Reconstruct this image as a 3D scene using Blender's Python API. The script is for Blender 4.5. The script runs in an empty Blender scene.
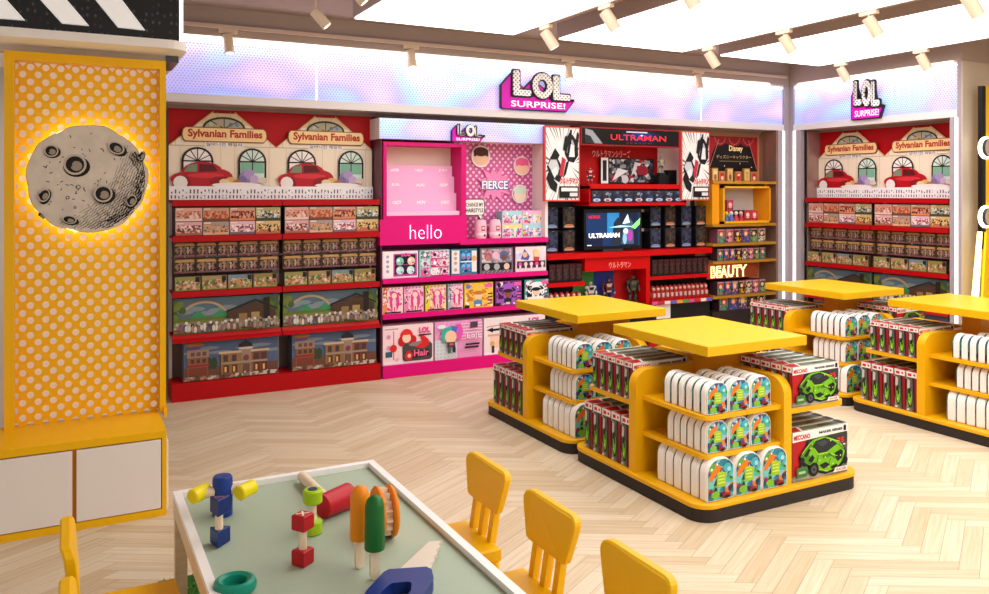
import bpy, bmesh, math, random
from mathutils import Vector, Matrix
C = bpy.context.scene.collection
rnd = random.Random(7)
PI = math.pi

# ------------------------------------------------------------------ camera
F_PX, YAW, HORIZ, CAMH = 818.0, math.radians(27.6), 191.8, 1.6
cam_d = bpy.data.cameras.new('camera'); cam = bpy.data.objects.new('camera', cam_d); C.objects.link(cam)
cam_d.sensor_fit = 'HORIZONTAL'; cam_d.sensor_width = 36.0
cam_d.lens = 36.0 * F_PX / 989.0
cam_d.shift_y = -(297.0 - HORIZ) / 989.0
cam_d.clip_start = 0.05; cam_d.clip_end = 100
cam.location = (0, 0, CAMH); cam.rotation_euler = (PI / 2, 0, -YAW)
bpy.context.scene.camera = cam

def _ray(px, py):
    ca, sa = math.cos(YAW), math.sin(YAW); u = (px - 494.5) / F_PX; w = (py - HORIZ) / F_PX
    return (sa + u * ca, ca - u * sa, -w)
def bx(px, Y):                       # X on a plane parallel to the back wall
    d = _ray(px, 200); return d[0] * Y / d[1]
def bz(px, py, Y):                   # height on that plane
    d = _ray(px, py); return CAMH + d[2] * Y / d[1]
def fy(px, X):                       # Y on a plane parallel to the right wall
    d = _ray(px, 200); return d[1] * X / d[0]
def fz(px, py, X):
    d = _ray(px, py); return CAMH + d[2] * X / d[0]
def onz(px, py, z):
    d = _ray(px, py); t = (z - CAMH) / d[2]; return d[0] * t, d[1] * t

# ------------------------------------------------------------------ materials
def lin(c):
    if isinstance(c, str):
        c = c.lstrip('#'); c = tuple(int(c[i:i + 2], 16) / 255 for i in (0, 2, 4))
    return tuple((x / 12.92 if x <= .04045 else ((x + .055) / 1.055) ** 2.4) for x in c) + (1.0,)
_mc = {}
def M(col, rough=.5, emit=0, metal=0, spec=.28, coat=0):
    key = (str(col), rough, emit, metal, spec, coat)
    if key in _mc: return _mc[key]
    m = bpy.data.materials.new('paint'); m.use_nodes = True
    b = m.node_tree.nodes['Principled BSDF']
    b.inputs['Base Color'].default_value = lin(col); b.inputs['Roughness'].default_value = rough
    b.inputs['Metallic'].default_value = metal; b.inputs['Specular IOR Level'].default_value = spec
    b.inputs['Coat Weight'].default_value = coat
    if emit:
        b.inputs['Emission Color'].default_value = lin(col); b.inputs['Emission Strength'].default_value = emit
    _mc[key] = m; return m
class NT:
    def __init__(s, name):
        s.m = bpy.data.materials.new(name); s.m.use_nodes = True; s.t = s.m.node_tree
        s.b = s.t.nodes['Principled BSDF']
    def n(s, typ, **kw):
        nd = s.t.nodes.new(typ)
        for k, v in kw.items():
            if k in nd.inputs.keys() if isinstance(k, str) else False: nd.inputs[k].default_value = v
            else: setattr(nd, k, v)
        return nd
    def l(s, a, b): s.t.links.new(a, b)
    def math(s, op, a, b=None, clamp=False):
        nd = s.t.nodes.new('ShaderNodeMath'); nd.operation = op; nd.use_clamp = clamp
        for i, v in enumerate((a, b)):
            if v is None: continue
            if isinstance(v, (int, float)): nd.inputs[i].default_value = v
            else: s.l(v, nd.inputs[i])
        return nd.outputs[0]
    def ramp(s, fac, stops, interp='LINEAR'):
        nd = s.t.nodes.new('ShaderNodeValToRGB'); nd.color_ramp.interpolation = interp
        e = nd.color_ramp.elements
        while len(e) < len(stops): e.new(.5)
        for i, (p, c) in enumerate(stops): e[i].position = p; e[i].color = lin(c)
        s.l(fac, nd.inputs[0]); return nd.outputs[0]
    def mix(s, fac, a, b, typ='MIX'):
        nd = s.t.nodes.new('ShaderNodeMix'); nd.data_type = 'RGBA'; nd.blend_type = typ
        for i, v in ((0, fac), (6, a), (7, b)):
            if isinstance(v, (int, float)): nd.inputs[i].default_value = v
            elif isinstance(v, (tuple, str)): nd.inputs[i].default_value = lin(v) if isinstance(v, str) else v
            else: s.l(v, nd.inputs[i])
        return nd.outputs[2]

def mat_floor():
    k = NT('oak_planks'); a = k.n('ShaderNodeAttribute'); a.attribute_name = 'tone'
    u = k.n('ShaderNodeUVMap'); mp = k.n('ShaderNodeMapping'); mp.inputs['Scale'].default_value = (1.2, 22, 1); k.l(u.outputs[0], mp.inputs[0])
    nz = k.n('ShaderNodeTexNoise'); nz.inputs['Scale'].default_value = 2.2; nz.inputs['Detail'].default_value = 5; nz.inputs['Distortion'].default_value = .6
    k.l(mp.outputs[0], nz.inputs[0])
    grain = k.ramp(nz.outputs[0], [(.25, '#cdb999'), (.45, '#d9c7ab'), (.7, '#e1d2ba')])
    tone = k.ramp(a.outputs['Fac'], [(0, '#ece3d6'), (.5, '#f8f4ee'), (1, '#ffffff')])
    c = k.mix(1.0, grain, tone, 'MULTIPLY')
    k.l(c, k.b.inputs['Base Color']); k.b.inputs['Roughness'].default_value = .42
    return k.m
def mat_dots(name, base, dot, pitch, rad, axes=('X', 'Z'), emit=0, stag=True, rough=.4):
    k = NT(name); tc = k.n('ShaderNodeTexCoord'); sp = k.n('ShaderNodeSeparateXYZ'); k.l(tc.outputs['Object'], sp.inputs[0])
    def lat(off):
        q = []
        for ax, p in zip(axes, pitch):
            v = k.math('ADD', k.math('DIVIDE', sp.outputs[ax], p), off + 100)
            q.append(k.math('MULTIPLY', k.math('SUBTRACT', k.math('FRACT', v), .5), p))
        return k.math('SQRT', k.math('ADD', k.math('MULTIPLY', q[0], q[0]), k.math('MULTIPLY', q[1], q[1])))
    d = lat(0)
    if stag: d = k.math('MINIMUM', d, lat(.5))
    f = k.math('LESS_THAN', d, rad)
    c = k.mix(f, base, dot); k.l(c, k.b.inputs['Base Color']); k.b.inputs['Roughness'].default_value = rough
    if emit: k.l(c, k.b.inputs['Emission Color']); k.b.inputs['Emission Strength'].default_value = emit
    return k.m
def mat_iris(name, ax, seed=0., emit=1.0):
    """pastel iridescent film printed with tiny dots, lit from behind"""
    k = NT(name); tc = k.n('ShaderNodeTexCoord'); sp = k.n('ShaderNodeSeparateXYZ'); k.l(tc.outputs['Object'], sp.inputs[0])
    x = sp.outputs[ax]; z = sp.outputs['Z']
    nz = k.n('ShaderNodeTexNoise'); nz.inputs['Scale'].default_value = 1.0; nz.inputs['Detail'].default_value = 1
    mp = k.n('ShaderNodeMapping'); mp.inputs['Scale'].default_value = (1.5, 1.5, 2.2); mp.inputs['Location'].default_value = (seed, seed, 0)
    k.l(tc.outputs['Object'], mp.inputs[0]); k.l(mp.outputs[0], nz.inputs[0])
    hue = k.ramp(nz.outputs[0], [(.3, '#fbeaf6'), (.42, '#e6cff6'), (.52, '#cdc8fa'), (.62, '#c2e2fc'), (.75, '#f6e4f6')])
    low = k.ramp(nz.outputs[0], [(.3, '#e4c4f4'), (.5, '#a6a8f6'), (.65, '#9cccfb'), (.75, '#d0b6f4')])
    c = k.mix(k.math('MULTIPLY', k.math('SUBTRACT', .30, z), 3.2, True), hue, low)
    a, b = .026, .0225
    def lat(off):
        u = k.math('MULTIPLY', k.math('SUBTRACT', k.math('FRACT', k.math('ADD', k.math('DIVIDE', x, a), off + 100)), .5), a)
        v = k.math('MULTIPLY', k.math('SUBTRACT', k.math('FRACT', k.math('ADD', k.math('DIVIDE', z, b * 1.73), off + 100)), .5), b * 1.73)
        return k.math('SQRT', k.math('ADD', k.math('MULTIPLY', u, u), k.math('MULTIPLY', v, v)))
    d = k.math('MINIMUM', lat(0), lat(.5)); f = k.math('MULTIPLY', k.math('LESS_THAN', d, .0056), .6)
    c2 = k.mix(f, c, '#6a5fd0')
    k.l(c2, k.b.inputs['Base Color']); k.l(c2, k.b.inputs['Emission Color']); k.b.inputs['Emission Strength'].default_value = emit
    k.b.inputs['Roughness'].default_value = .3
    return k.m
def mat_slime():
    k = NT('slime_print'); tc = k.n('ShaderNodeTexCoord')
    v = k.n('ShaderNodeTexVoronoi'); v.inputs['Scale'].default_value = 44; v.inputs['Randomness'].default_value = 1
    nz = k.n('ShaderNodeTexNoise'); nz.inputs['Scale'].default_value = 22; nz.inputs['Detail'].default_value = 2
    k.l(tc.outputs['Object'], nz.inputs[0])
    ad = k.n('ShaderNodeVectorMath'); ad.operation = 'MULTIPLY_ADD'; ad.inputs[1].default_value = (.05, .05, .05)
    k.l(nz.outputs['Color'], ad.inputs[0]); k.l(tc.outputs['Object'], ad.inputs[2]); k.l(ad.outputs[0], v.inputs['Vector'])
    s = k.n('ShaderNodeSeparateXYZ'); k.l(v.outputs['Color'], s.inputs[0])
    c = k.ramp(s.outputs[0], [(0, '#147f92'), (.14, '#3fb4b6'), (.28, '#205a8a'), (.42, '#6cc8c8'), (.54, '#e07a22'), (.60, '#4aa834'), (.70, '#0c2236'), (.82, '#7a2a64'), (.87, '#8fbcd6')], 'CONSTANT')
    k.l(c, k.b.inputs['Base Color']); k.b.inputs['Roughness'].default_value = .35
    return k.m
_bz = {}
def busy(cols, scale=55, seed=0, mixb=.05):
    key = (tuple(cols), scale, seed)
    if key in _bz: return _bz[key]
    k = NT('printed_picture'); tc = k.n('ShaderNodeTexCoord'); mp = k.n('ShaderNodeMapping'); mp.inputs['Location'].default_value = (seed * 1.37, 0, seed * .71)
    k.l(tc.outputs['Object'], mp.inputs[0]); nz = k.n('ShaderNodeTexNoise'); nz.inputs['Scale'].default_value = scale * .8; nz.inputs['Detail'].default_value = 2; k.l(mp.outputs[0], nz.inputs[0])
    ad = k.n('ShaderNodeVectorMath'); ad.operation = 'MULTIPLY_ADD'; q = .9 / scale; ad.inputs[1].default_value = (q, q, q); k.l(nz.outputs['Color'], ad.inputs[0]); k.l(mp.outputs[0], ad.inputs[2])
    v = k.n('ShaderNodeTexVoronoi'); v.inputs['Scale'].default_value = scale; k.l(ad.outputs[0], v.inputs['Vector']); sp = k.n('ShaderNodeSeparateXYZ'); k.l(v.outputs['Color'], sp.inputs[0])
    n = len(cols); c = k.ramp(sp.outputs[0], [(i / n, c_) for i, c_ in enumerate(cols)], 'CONSTANT'); k.l(c, k.b.inputs['Base Color']); k.b.inputs['Roughness'].default_value = .5; k.b.inputs['Specular IOR Level'].default_value = .3
    _bz[key] = k.m; return k.m
def mat_noise(name, stops, scale, detail=3, rough=.6, sc=(1, 1, 1)):
    k = NT(name); tc = k.n('ShaderNodeTexCoord'); mp = k.n('ShaderNodeMapping'); mp.inputs['Scale'].default_value = sc
    k.l(tc.outputs['Object'], mp.inputs[0]); nz = k.n('ShaderNodeTexNoise'); nz.inputs['Scale'].default_value = scale; nz.inputs['Detail'].default_value = detail
    k.l(mp.outputs[0], nz.inputs[0]); c = k.ramp(nz.outputs[0], stops); k.l(c, k.b.inputs['Base Color']); k.b.inputs['Roughness'].default_value = rough
    return k.m

YEL = M('#eab708', .38); YEL2 = M('#f0bd10', .33)
WHITE = M('#f2efec', .4); GREY = M('#b9b2b4', .5); FRAME = M('#e6e0e2', .35)
CHAR = M('#3a322e', .6); RED = M('#b00008', .5, spec=.2); PINK = M('#dc0078', .45, spec=.25); BLACK = M('#0c0c0e', .4)
CEIL = M('#b5a59e', .8)
MAROON = mat_dots('perforated_maroon', '#5c1636', '#8a4a68', (.03, .03), .005, ('Y', 'Z'))
UPR = mat_dots('slotted_upright', '#cfcac8', '#3b3634', (.2, .034), .009, ('X', 'Z'), stag=False)
DARKB = M('#4b403c', .6)
LED = M('#ffffff', .4, 1.6)

# ------------------------------------------------------------------ mesh builder
class MB:
    def __init__(s): s.v = []; s.f = []; s.mi = []; s.sm = []; s.mats = []; s.T = Matrix()
    def mat(s, m):
        if isinstance(m, str): m = M(m)
        if m not in s.mats: s.mats.append(m)
        return s.mats.index(m)
    def add(s, vs, fs, m, smooth=False):
        o = len(s.v); i = s.mat(m)
        for p in vs: s.v.append(tuple(s.T @ Vector(p)))
        for f in fs: s.f.append([o + a for a in f]); s.mi.append(i); s.sm.append(smooth)
        return s
    def box(s, x0, y0, z0, x1, y1, z1, m):
        v = [(x, y, z) for z in (z0, z1) for x, y in ((x0, y0), (x1, y0), (x1, y1), (x0, y1))]
        return s.add(v, [(0, 3, 2, 1), (4, 5, 6, 7), (0, 1, 5, 4), (1, 2, 6, 5), (2, 3, 7, 6), (3, 0, 4, 7)], m)
    def prism(s, pts, ax, a, b, m, smooth=False, m_cap=None):
        def P(p, q, d): return {'x': (d, p, q), 'y': (p, d, q), 'z': (p, q, d)}[ax]
        n = len(pts); v = [P(p, q, a) for p, q in pts] + [P(p, q, b) for p, q in pts]
        s.add(v, [(i, (i + 1) % n, n + (i + 1) % n, n + i) for i in range(n)], m, smooth)
        s.add(v, [tuple(range(n))[::-1], tuple(range(n, 2 * n))], m_cap or m)
        return s
    def bev(s, pts, ax, a, b, m, r=.004):
        """extruded outline with a small chamfer on both rims"""
        def P(p, q, d): return {'x': (d, p, q), 'y': (p, d, q), 'z': (p, q, d)}[ax]
        ins = inset(pts, r); n = len(pts); sg = 1 if b > a else -1
        R = [(ins, a), (pts, a + r * sg), (pts, b - r * sg), (ins, b)]
        v = [P(p, q, d) for o, d in R for p, q in o]; f = []
        for k in range(3):
            f += [(k * n + i, k * n + (i + 1) % n, (k + 1) * n + (i + 1) % n, (k + 1) * n + i) for i in range(n)]
        f += [tuple(range(n))[::-1], tuple(range(3 * n, 4 * n))]
        return s.add(v, f, m)
    def cyl(s, p0, p1, r0, r1, m, n=20, m_cap=None, smooth=True, caps=True):
        p0, p1 = Vector(p0), Vector(p1); d = (p1 - p0).normalized()
        a = d.orthogonal().normalized(); b = d.cross(a)
        v = []
        for p, r in ((p0, r0), (p1, r1)):
            for i in range(n): t = 2 * PI * i / n; v.append(tuple(p + a * math.cos(t) * r + b * math.sin(t) * r))
        s.add(v, [(i, (i + 1) % n, n + (i + 1) % n, n + i) for i in range(n)], m, smooth)
        if caps: s.add(v, [tuple(range(n))[::-1], tuple(range(n, 2 * n))], m_cap or m)
        return s
    def lathe(s, prof, org, axis, m, n=28, closed=False):
        """profile of (radius, distance along axis)"""
        o = Vector(org); d = Vector(axis).normalized(); a = d.orthogonal().normalized(); b = d.cross(a); v = []; f = []
        k = len(prof)
        for i in range(n):
            t = 2 * PI * i / n
            for r, h in prof: v.append(tuple(o + d * h + (a * math.cos(t) + b * math.sin(t)) * r))
        for i in range(n):
            j = (i + 1) % n
            for q in range(k if closed else k - 1):
                w = (q + 1) % k; f.append((i * k + q, i * k + w, j * k + w, j * k + q))
        if not closed: f += [tuple(i * k for i in range(n)), tuple(i * k + k - 1 for i in range(n))[::-1]]
        return s.add(v, f, m, True)
    def ball(s, c, r, m, n=14, sc=(1, 1, 1)):
        prof = [(max(.0001, math.sin(PI * i / 8)) * r, -math.cos(PI * i / 8) * r) for i in range(9)]
        o = len(s.v); s.lathe(prof, (0, 0, 0), (0, 0, 1), m, n)
        for i in range(o, len(s.v)):
            p = s.T.inverted() @ Vector(s.v[i]); p = Vector((p.x * sc[0] + c[0], p.y * sc[1] + c[1], p.z * sc[2] + c[2])); s.v[i] = tuple(s.T @ p)
        return s
    def mesh(s, name):
        me = bpy.data.meshes.new(name); me.from_pydata(s.v, [], s.f)
        for m in s.mats: me.materials.append(m)
        me.polygons.foreach_set('material_index', s.mi); me.polygons.foreach_set('use_smooth', s.sm)
        b = bmesh.new(); b.from_mesh(me); bmesh.ops.remove_doubles(b, verts=b.verts, dist=1e-6); bmesh.ops.recalc_face_normals(b, faces=b.faces); b.to_mesh(me); b.free()
        if any(s.sm): me.set_sharp_from_angle(angle=math.radians(40))
        me.update(); return me
    def build(s, name, parent=None, loc=(0, 0, 0), rz=0):
        o = bpy.data.objects.new(name, s.mesh(name)); C.objects.link(o); o.location = loc; o.rotation_euler = (0, 0, rz)
        if parent: o.parent = parent
        return o
def inset(pts, r):
    n = len(pts); A = sum(pts[i][0] * pts[(i + 1) % n][1] - pts[(i + 1) % n][0] * pts[i][1] for i in range(n)); sg = 1 if A > 0 else -1
    out = []
    for i in range(n):
        p0, p1, p2 = Vector(pts[i - 1]), Vector(pts[i]), Vector(pts[(i + 1) % n])
        e1, e2 = (p1 - p0), (p2 - p1)
        if e1.length < 1e-9 or e2.length < 1e-9: out.append(tuple(p1)); continue
        e1.normalize(); e2.normalize(); n1 = Vector((-e1.y, e1.x)) * sg; n2 = Vector((-e2.y, e2.x)) * sg
        q = n1 + n2
        if q.length < 1e-6: out.append(tuple(p1)); continue
        q.normalize(); out.append(tuple(p1 + q * r / max(.35, q.dot(n1))))
    return out
def rrect(x0, y0, x1, y1, r, n=5, corners=(1, 1, 1, 1)):
    """rounded rectangle; corners = bottom-left, bottom-right, top-right, top-left (radius factors)"""
    o = []
    for (cx, cy, a0, k, sx, sy) in ((x0, y0, PI, 0, 1, 1), (x1, y0, 1.5 * PI, 1, -1, 1), (x1, y1, 0, 2, -1, -1), (x0, y1, .5 * PI, 3, 1, -1)):
        q = r * corners[k]
        if q <= 0: o.append((cx, cy)); continue
        for i in range(n + 1):
            t = a0 + .5 * PI * i / n; o.append((cx + sx * q + math.cos(t) * q, cy + sy * q + math.sin(t) * q))
    return o
def tag(o, label=None, cat=None, group=None, kind=None):
    if label: o['label'] = label
    if cat: o['category'] = cat
    if group: o['group'] = group
    if kind: o['kind'] = kind
    return o
def thing(name, label, cat, loc=(0, 0, 0), rz=0, group=None):
    o = bpy.data.objects.new(name, None); C.objects.link(o); o.location = loc; o.rotation_euler = (0, 0, rz); o.empty_display_size = .1
    return tag(o, label, cat, group)
ALL_CH = {}
def copy_tree(o, parent=None):
    c = o.copy(); C.objects.link(c); c.parent = parent
    for ch in list(o.children): copy_tree(ch, c)
    return c
def struct(name, mb, loc=(0, 0, 0)):
    return tag(mb.build(name, None, loc), kind='structure')

# ------------------------------------------------------------------ lettering and prints
_tc = {}
def glyphs(s, bold=0.0):
    k = (s, bold)
    if k in _tc: return _tc[k]
    cu = bpy.data.curves.new('t', 'FONT'); cu.body = s; cu.size = 1; cu.offset = bold; cu.resolution_u = 3

    ob = bpy.data.objects.new('t', cu); C.objects.link(ob)
    dg = bpy.context.evaluated_depsgraph_get(); me = bpy.data.meshes.new_from_object(ob.evaluated_get(dg))
    v = [(p.co.x, p.co.y) for p in me.vertices]; f = [tuple(p.vertices) for p in me.polygons]
    bpy.data.objects.remove(ob); bpy.data.curves.remove(cu); bpy.data.meshes.remove(me)
    if not v: v = [(0, 0), (1, 1)]
    xs = [p[0] for p in v]; ys = [p[1] for p in v]
    r = (v, f, min(xs), max(xs), min(ys), max(ys)); _tc[k] = r; return r

class Print:
    """flat printed shapes laid on one face; u,v run 0..1 over the face"""
    def __init__(s, mb, o, ux, uv, step=.0004, nrm=None):
        s.mb = mb; s.o = Vector(o); s.ux = Vector(ux); s.uv = Vector(uv)
        s.n = Vector(nrm) if nrm else s.ux.cross(s.uv).normalized(); s.k = 1; s.step = step
    def _p(s, u, v): return tuple(s.o + s.ux * u + s.uv * v + s.n * s.step * s.k)
    def poly(s, pts, col):
        s.mb.add([s._p(min(1, max(0, u)), min(1, max(0, v))) for u, v in pts], [tuple(range(len(pts)))], col); s.k += 1; return s
    def rect(s, u0, v0, u1, v1, col): return s.poly([(u0, v0), (u1, v0), (u1, v1), (u0, v1)], col)
    def same(s): s.k -= 1; return s
    def rr(s, u0, v0, u1, v1, r, col):
        a = s.ux.length / s.uv.length
        return s.poly([(u0 + (x - u0 * a) / a, y) for x, y in rrect(u0 * a, v0, u0 * a + (u1 - u0) * a, v1, r)], col)
    def ell(s, u, v, ru, rv, col, n=14, rot=0, a0=0, a1=2 * PI):
        P = []
        for i in range(n if a1 - a0 > 6.2 else n + 1):
            t = a0 + (a1 - a0) * i / n; x, y = math.cos(t) * ru, math.sin(t) * rv
            P.append((u + x * math.cos(rot) - y * math.sin(rot), v + x * math.sin(rot) + y * math.cos(rot)))
        return s.poly(P, col)
    def circ(s, u, v, r, col, n=16):     # true circle, r in units of face height
        a = s.ux.length / s.uv.length; return s.ell(u, v, r / a, r, col, n)
    def ring(s, u, v, r, w, col, n=20, a0=0, a1=2 * PI):
        a = s.ux.length / s.uv.length; vs = []; fs = []
        for i in range(n + 1):
            t = a0 + (a1 - a0) * i / n
            vs += [s._p(u + math.cos(t) * r / a, v + math.sin(t) * r), s._p(u + math.cos(t) * (r - w) / a, v + math.sin(t) * (r - w))]
        for i in range(n): fs.append((2 * i, 2 * i + 2, 2 * i + 3, 2 * i + 1))
        s.mb.add(vs, fs, col); s.k += 1; return s
    def line(s, u0, v0, u1, v1, w, col):
        a = s.ux.length / s.uv.length; dx, dy = (u1 - u0) * a, v1 - v0; L = math.hypot(dx, dy) or 1; nx, ny = -dy / L * w / 2, dx / L * w / 2
        return s.poly([(u0 + nx / a, v0 + ny), (u1 + nx / a, v1 + ny), (u1 - nx / a, v1 - ny), (u0 - nx / a, v0 - ny)], col)
    def text(s, txt, u0, v0, u1, v1, col, bold=.02, keep=False, slant=0):
        v, f, xa, xb, ya, yb = glyphs(txt, bold)
        sx = (u1 - u0) / (xb - xa); sy = (v1 - v0) / (yb - ya)
        s.mb.add([s._p(u0 + (x - xa) * sx + slant * (y - ya) * sy, v0 + (y - ya) * sy) for x, y in v], f, col); s.k += 1; return s

def carton(w, d, h, body, fn, side=None, back=True):
    """product box: origin at the bottom centre of the front edge, front faces -y; fn(print) draws the front"""
    mb = MB(); mb.box(-w / 2, 0, 0, w / 2, d, h, body)
    P = Print(mb, (-w / 2, 0, 0), (w, 0, 0), (0, 0, h)); fn(P)
    if side:
        for sx, nx in ((-1, -1), (1, 1)):
            Q = Print(mb, (sx * w / 2, d, 0) if sx < 0 else (w / 2, 0, 0), (0, -d, 0) if sx < 0 else (0, d, 0), (0, 0, h)); side(Q)
    return mb

# ------------------------------------------------------------------ the setting
YH, XR, ZC = 6.62, 7.2, 3.03          # front planes of the two shop fronts, ceiling height
def build_floor():
    W, L = .092, .552
    vs, fs, tones, uvs = [], [], [], []
    ky = .577; c45 = math.sqrt(.5)
    n = int(L / W)
    for i in range(-70, 80):
        for j in range(-9, 12):
            for kind in (0, 1):
                x, y = i * W + j * L, i * W - j * L; w, h = L, W
                if kind == 1: x += L; y += W - L; w, h = W, L
                g = .0012
                q = [(x + g, y + g), (x + w - g, y + g), (x + w - g, y + h - g), (x + g, y + h - g)]
                P = [((a - b) * c45 * 1.18, (a + b) * c45 * ky * 1.18) for a, b in q]
                P = [(a + 2.5, b + 3.0) for a, b in P]
                cx = sum(p[0] for p in P) / 4; cy = sum(p[1] for p in P) / 4
                if not (-2.6 < cx < 8.6 and -1.6 < cy < 7.9): continue
                t = rnd.random(); o = len(vs); vs += [(a, b, 0) for a, b in P]; fs.append((o, o + 1, o + 2, o + 3)); tones.append(t)
                ou, ov = rnd.random() * 9, rnd.random() * 9
                uvs += [(ou, ov), (ou + L, ov), (ou + L, ov + W), (ou, ov + W)] if kind == 0 else [(ou, ov), (ou, ov + W), (ou + L, ov + W), (ou + L, ov)]
    me = bpy.data.meshes.new('floor'); me.from_pydata(vs, [], fs)
    at = me.attributes.new('tone', 'FLOAT', 'FACE'); at.data.foreach_set('value', tones)
    ul = me.uv_layers.new(name='UVMap')
    for i, uv in enumerate(uvs): ul.data[i].uv = uv
    me.materials.append(mat_floor())
    # substrate showing as the thin joints
    b = bmesh.new(); b.from_mesh(me)
    q = [b.verts.new(p) for p in ((-3, -2.5, -.002), (9, -2.5, -.002), (9, 8, -.002), (-3, 8, -.002))]
    fc = b.faces.new(q); fc.material_index = 1; bmesh.ops.recalc_face_normals(b, faces=b.faces); b.to_mesh(me); b.free()
    me.materials.append(M('#a8967c', .7))
    for p in me.polygons:
        if p.normal.z < 0: p.flip()
    o = bpy.data.objects.new('floor', me); C.objects.link(o); tag(o, kind='structure')
build_floor()
m = MB(); m.box(-3, -2.5, ZC, 9, 8, ZC + .1, CEIL); struct('ceiling', m)
m = MB(); m.box(-3, YH + .62, 0, 9, YH + .72, ZC, CEIL); struct('wall_back', m)
m = MB(); m.box(-3, YH, 2.791, XR, YH + .61, ZC, CEIL); struct('trim_1', m)
m = MB(); m.box(XR + .62, -2.5, 0, XR + .72, YH + .62, ZC, M('#cbb79a', .6)); struct('wall_right', m)
m = MB(); m.box(XR, 4.62, 2.791, XR + .61, YH, ZC, CEIL); struct('trim_2', m)

# dropped luminous ceiling boxes
LIGHTM = M('#ffffff', .5, 3.3)
for i, (x0, x1, lab) in enumerate(((1.885, 3.255, 'luminous ceiling panel nearest the black striped sign'),
        (3.67, 5.03, 'luminous ceiling panel between the other two'), (5.47, 6.82, 'luminous ceiling panel nearest the right wall'))):
    t = thing('ceiling_light_panel', 'large white ' + lab, 'ceiling light', ((x0 + x1) / 2, 2, 2.885), group='luminous ceiling panels')
    y0, y1 = -2.3, 5.88; cx = (x0 + x1) / 2
    m = MB(); m.box(x0 - cx, y0 - 2, .012, x1 - cx, y1 - 2, .145, CEIL)
    m.build('housing', t)
    m = MB(); m.box(x0 - cx + .012, y0 - 2 + .012, 0, x1 - cx - .012, y1 - 2 - .012, .012, LIGHTM); m.build('diffuser', t)

# ------------------------------------------------------------------ tracks and spotlights
LAMP = M('#e2cdb4', .45); TRK = M('#d8c3b6', .45)
def bar(name, label, x0, y0, z0, x1, y1, z1):
    m = MB(); cx, cy = (x0 + x1) / 2, (y0 + y1) / 2
    m.box(x0 - cx, y0 - cy, 0, x1 - cx, y1 - cy, z1 - z0, TRK)
    if x1 - x0 > y1 - y0: m.box(x0 - cx, -.006, -.003, x1 - cx, .006, 0, M('#8d7c74', .6))
    else: m.box(-.006, y0 - cy, -.003, .006, y1 - cy, 0, M('#8d7c74', .6))
    tag(m.build(name, None, (cx, cy, z0)), label, 'lighting track')
bar('lighting_track', 'long pale lighting track running above the back wall header', .75, YH - .05, 2.862, 7.12, YH, 2.892)
bar('lighting_track', 'pale lighting track along the right edge of the left ceiling panel', 3.258, -1.5, 2.885, 3.30, 5.6, 2.915)
bar('lighting_track', 'pale lighting track along the right edge of the middle ceiling panel', 5.033, -1.5, 2.885, 5.075, 5.7, 2.915)
bar('lighting_track', 'pale lighting track along the right edge of the rightmost ceiling panel', 6.823, -1.5, 2.885, 6.865, 5.7, 2.915)
bar('lighting_track', 'pale lighting track near the ceiling left of the luminous panels', 1.50, -1.5, 2.99, 1.54, 5.6, 3.03)
bar('ceiling_rail', 'pinkish grey rail crossing the ceiling above the lone left spotlight', .9, 5.16, 2.97, 1.885, 5.22, 3.03)
def spot(x, y, z, yaw, tilt, lab, along='y', L=.15, r=.042, st=.0):
    t = thing('track_spotlight', lab, 'spotlight', (x, y, z), group='track spotlights')
    m = MB(); (m.box(-.018, -.07, -.028, .018, .07, 0, LAMP) if along == 'y' else m.box(-.07, -.018, -.028, .07, .018, 0, LAMP)); m.build('adapter', t)
    m = MB(); m.cyl((0, 0, -.028), (0, 0, -.07 - st), .008, .008, LAMP, 10); m.build('stem', t)
    d = Vector((math.sin(tilt) * math.cos(yaw), math.sin(tilt) * math.sin(yaw), -math.cos(tilt)))
    m = MB(); p = Vector((0, 0, -.062 - st)) - d * .02; q = p + d * L
    m.cyl(p, q, r, r, LAMP, 22); m.cyl(q, q + d * .001, r - .008, r - .008, M('#fff3dc', .4, 1.5), 18); m.build('lamp_head', t)
for i, px in enumerate((228, 411, 568, 698)):
    x = bx(px, YH - .03)
    spot(x, YH - .03 - .0, 2.862, rnd.uniform(-2.0, -1.2), .22, 'cream cylinder spotlight on the wall track, ' + ('nearest the black striped sign', 'above the small pink light box', 'touching the last letter of the large logo', 'farthest right over the header')[i], 'x', .15, .038)
for i, (px, py) in enumerate(((546, 31), (606, 10), (684, -14))):
    x = 3.28; y = fy(px, x); spot(x, y, 2.885, -.5, .55, 'cream cylinder spotlight under the left ceiling beam, ' + ('farthest from the viewer', 'middle of three', 'nearest and cut by the frame')[i])
for i, px in enumerate((709, 784, 869, 968)):
    x = 5.055; y = fy(px, x); spot(x, y, 2.885, -.5, .55, 'cream cylinder spotlight under the middle ceiling beam, ' + ('farthest from the viewer', 'second from the far end', 'third from the far end', 'nearest the viewer')[i])
for i, px in enumerate((841, 921)):
    x = 6.845; y = fy(px, x); spot(x, y, 2.885, -.5, .5, 'cream cylinder spotlight by the right wall, ' + ('left of the slanted logo', 'right of the slanted logo')[i])
for i, px in enumerate((316, 352)):
    x = 1.52; y = fy(px, x); spot(x, y, 2.99, -.35, .72, 'cream cylinder spotlight left of the ceiling panels, ' + ('tilted strongly to the right', 'only its tip in frame')[i], 'y', .135, .036, .10)

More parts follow.
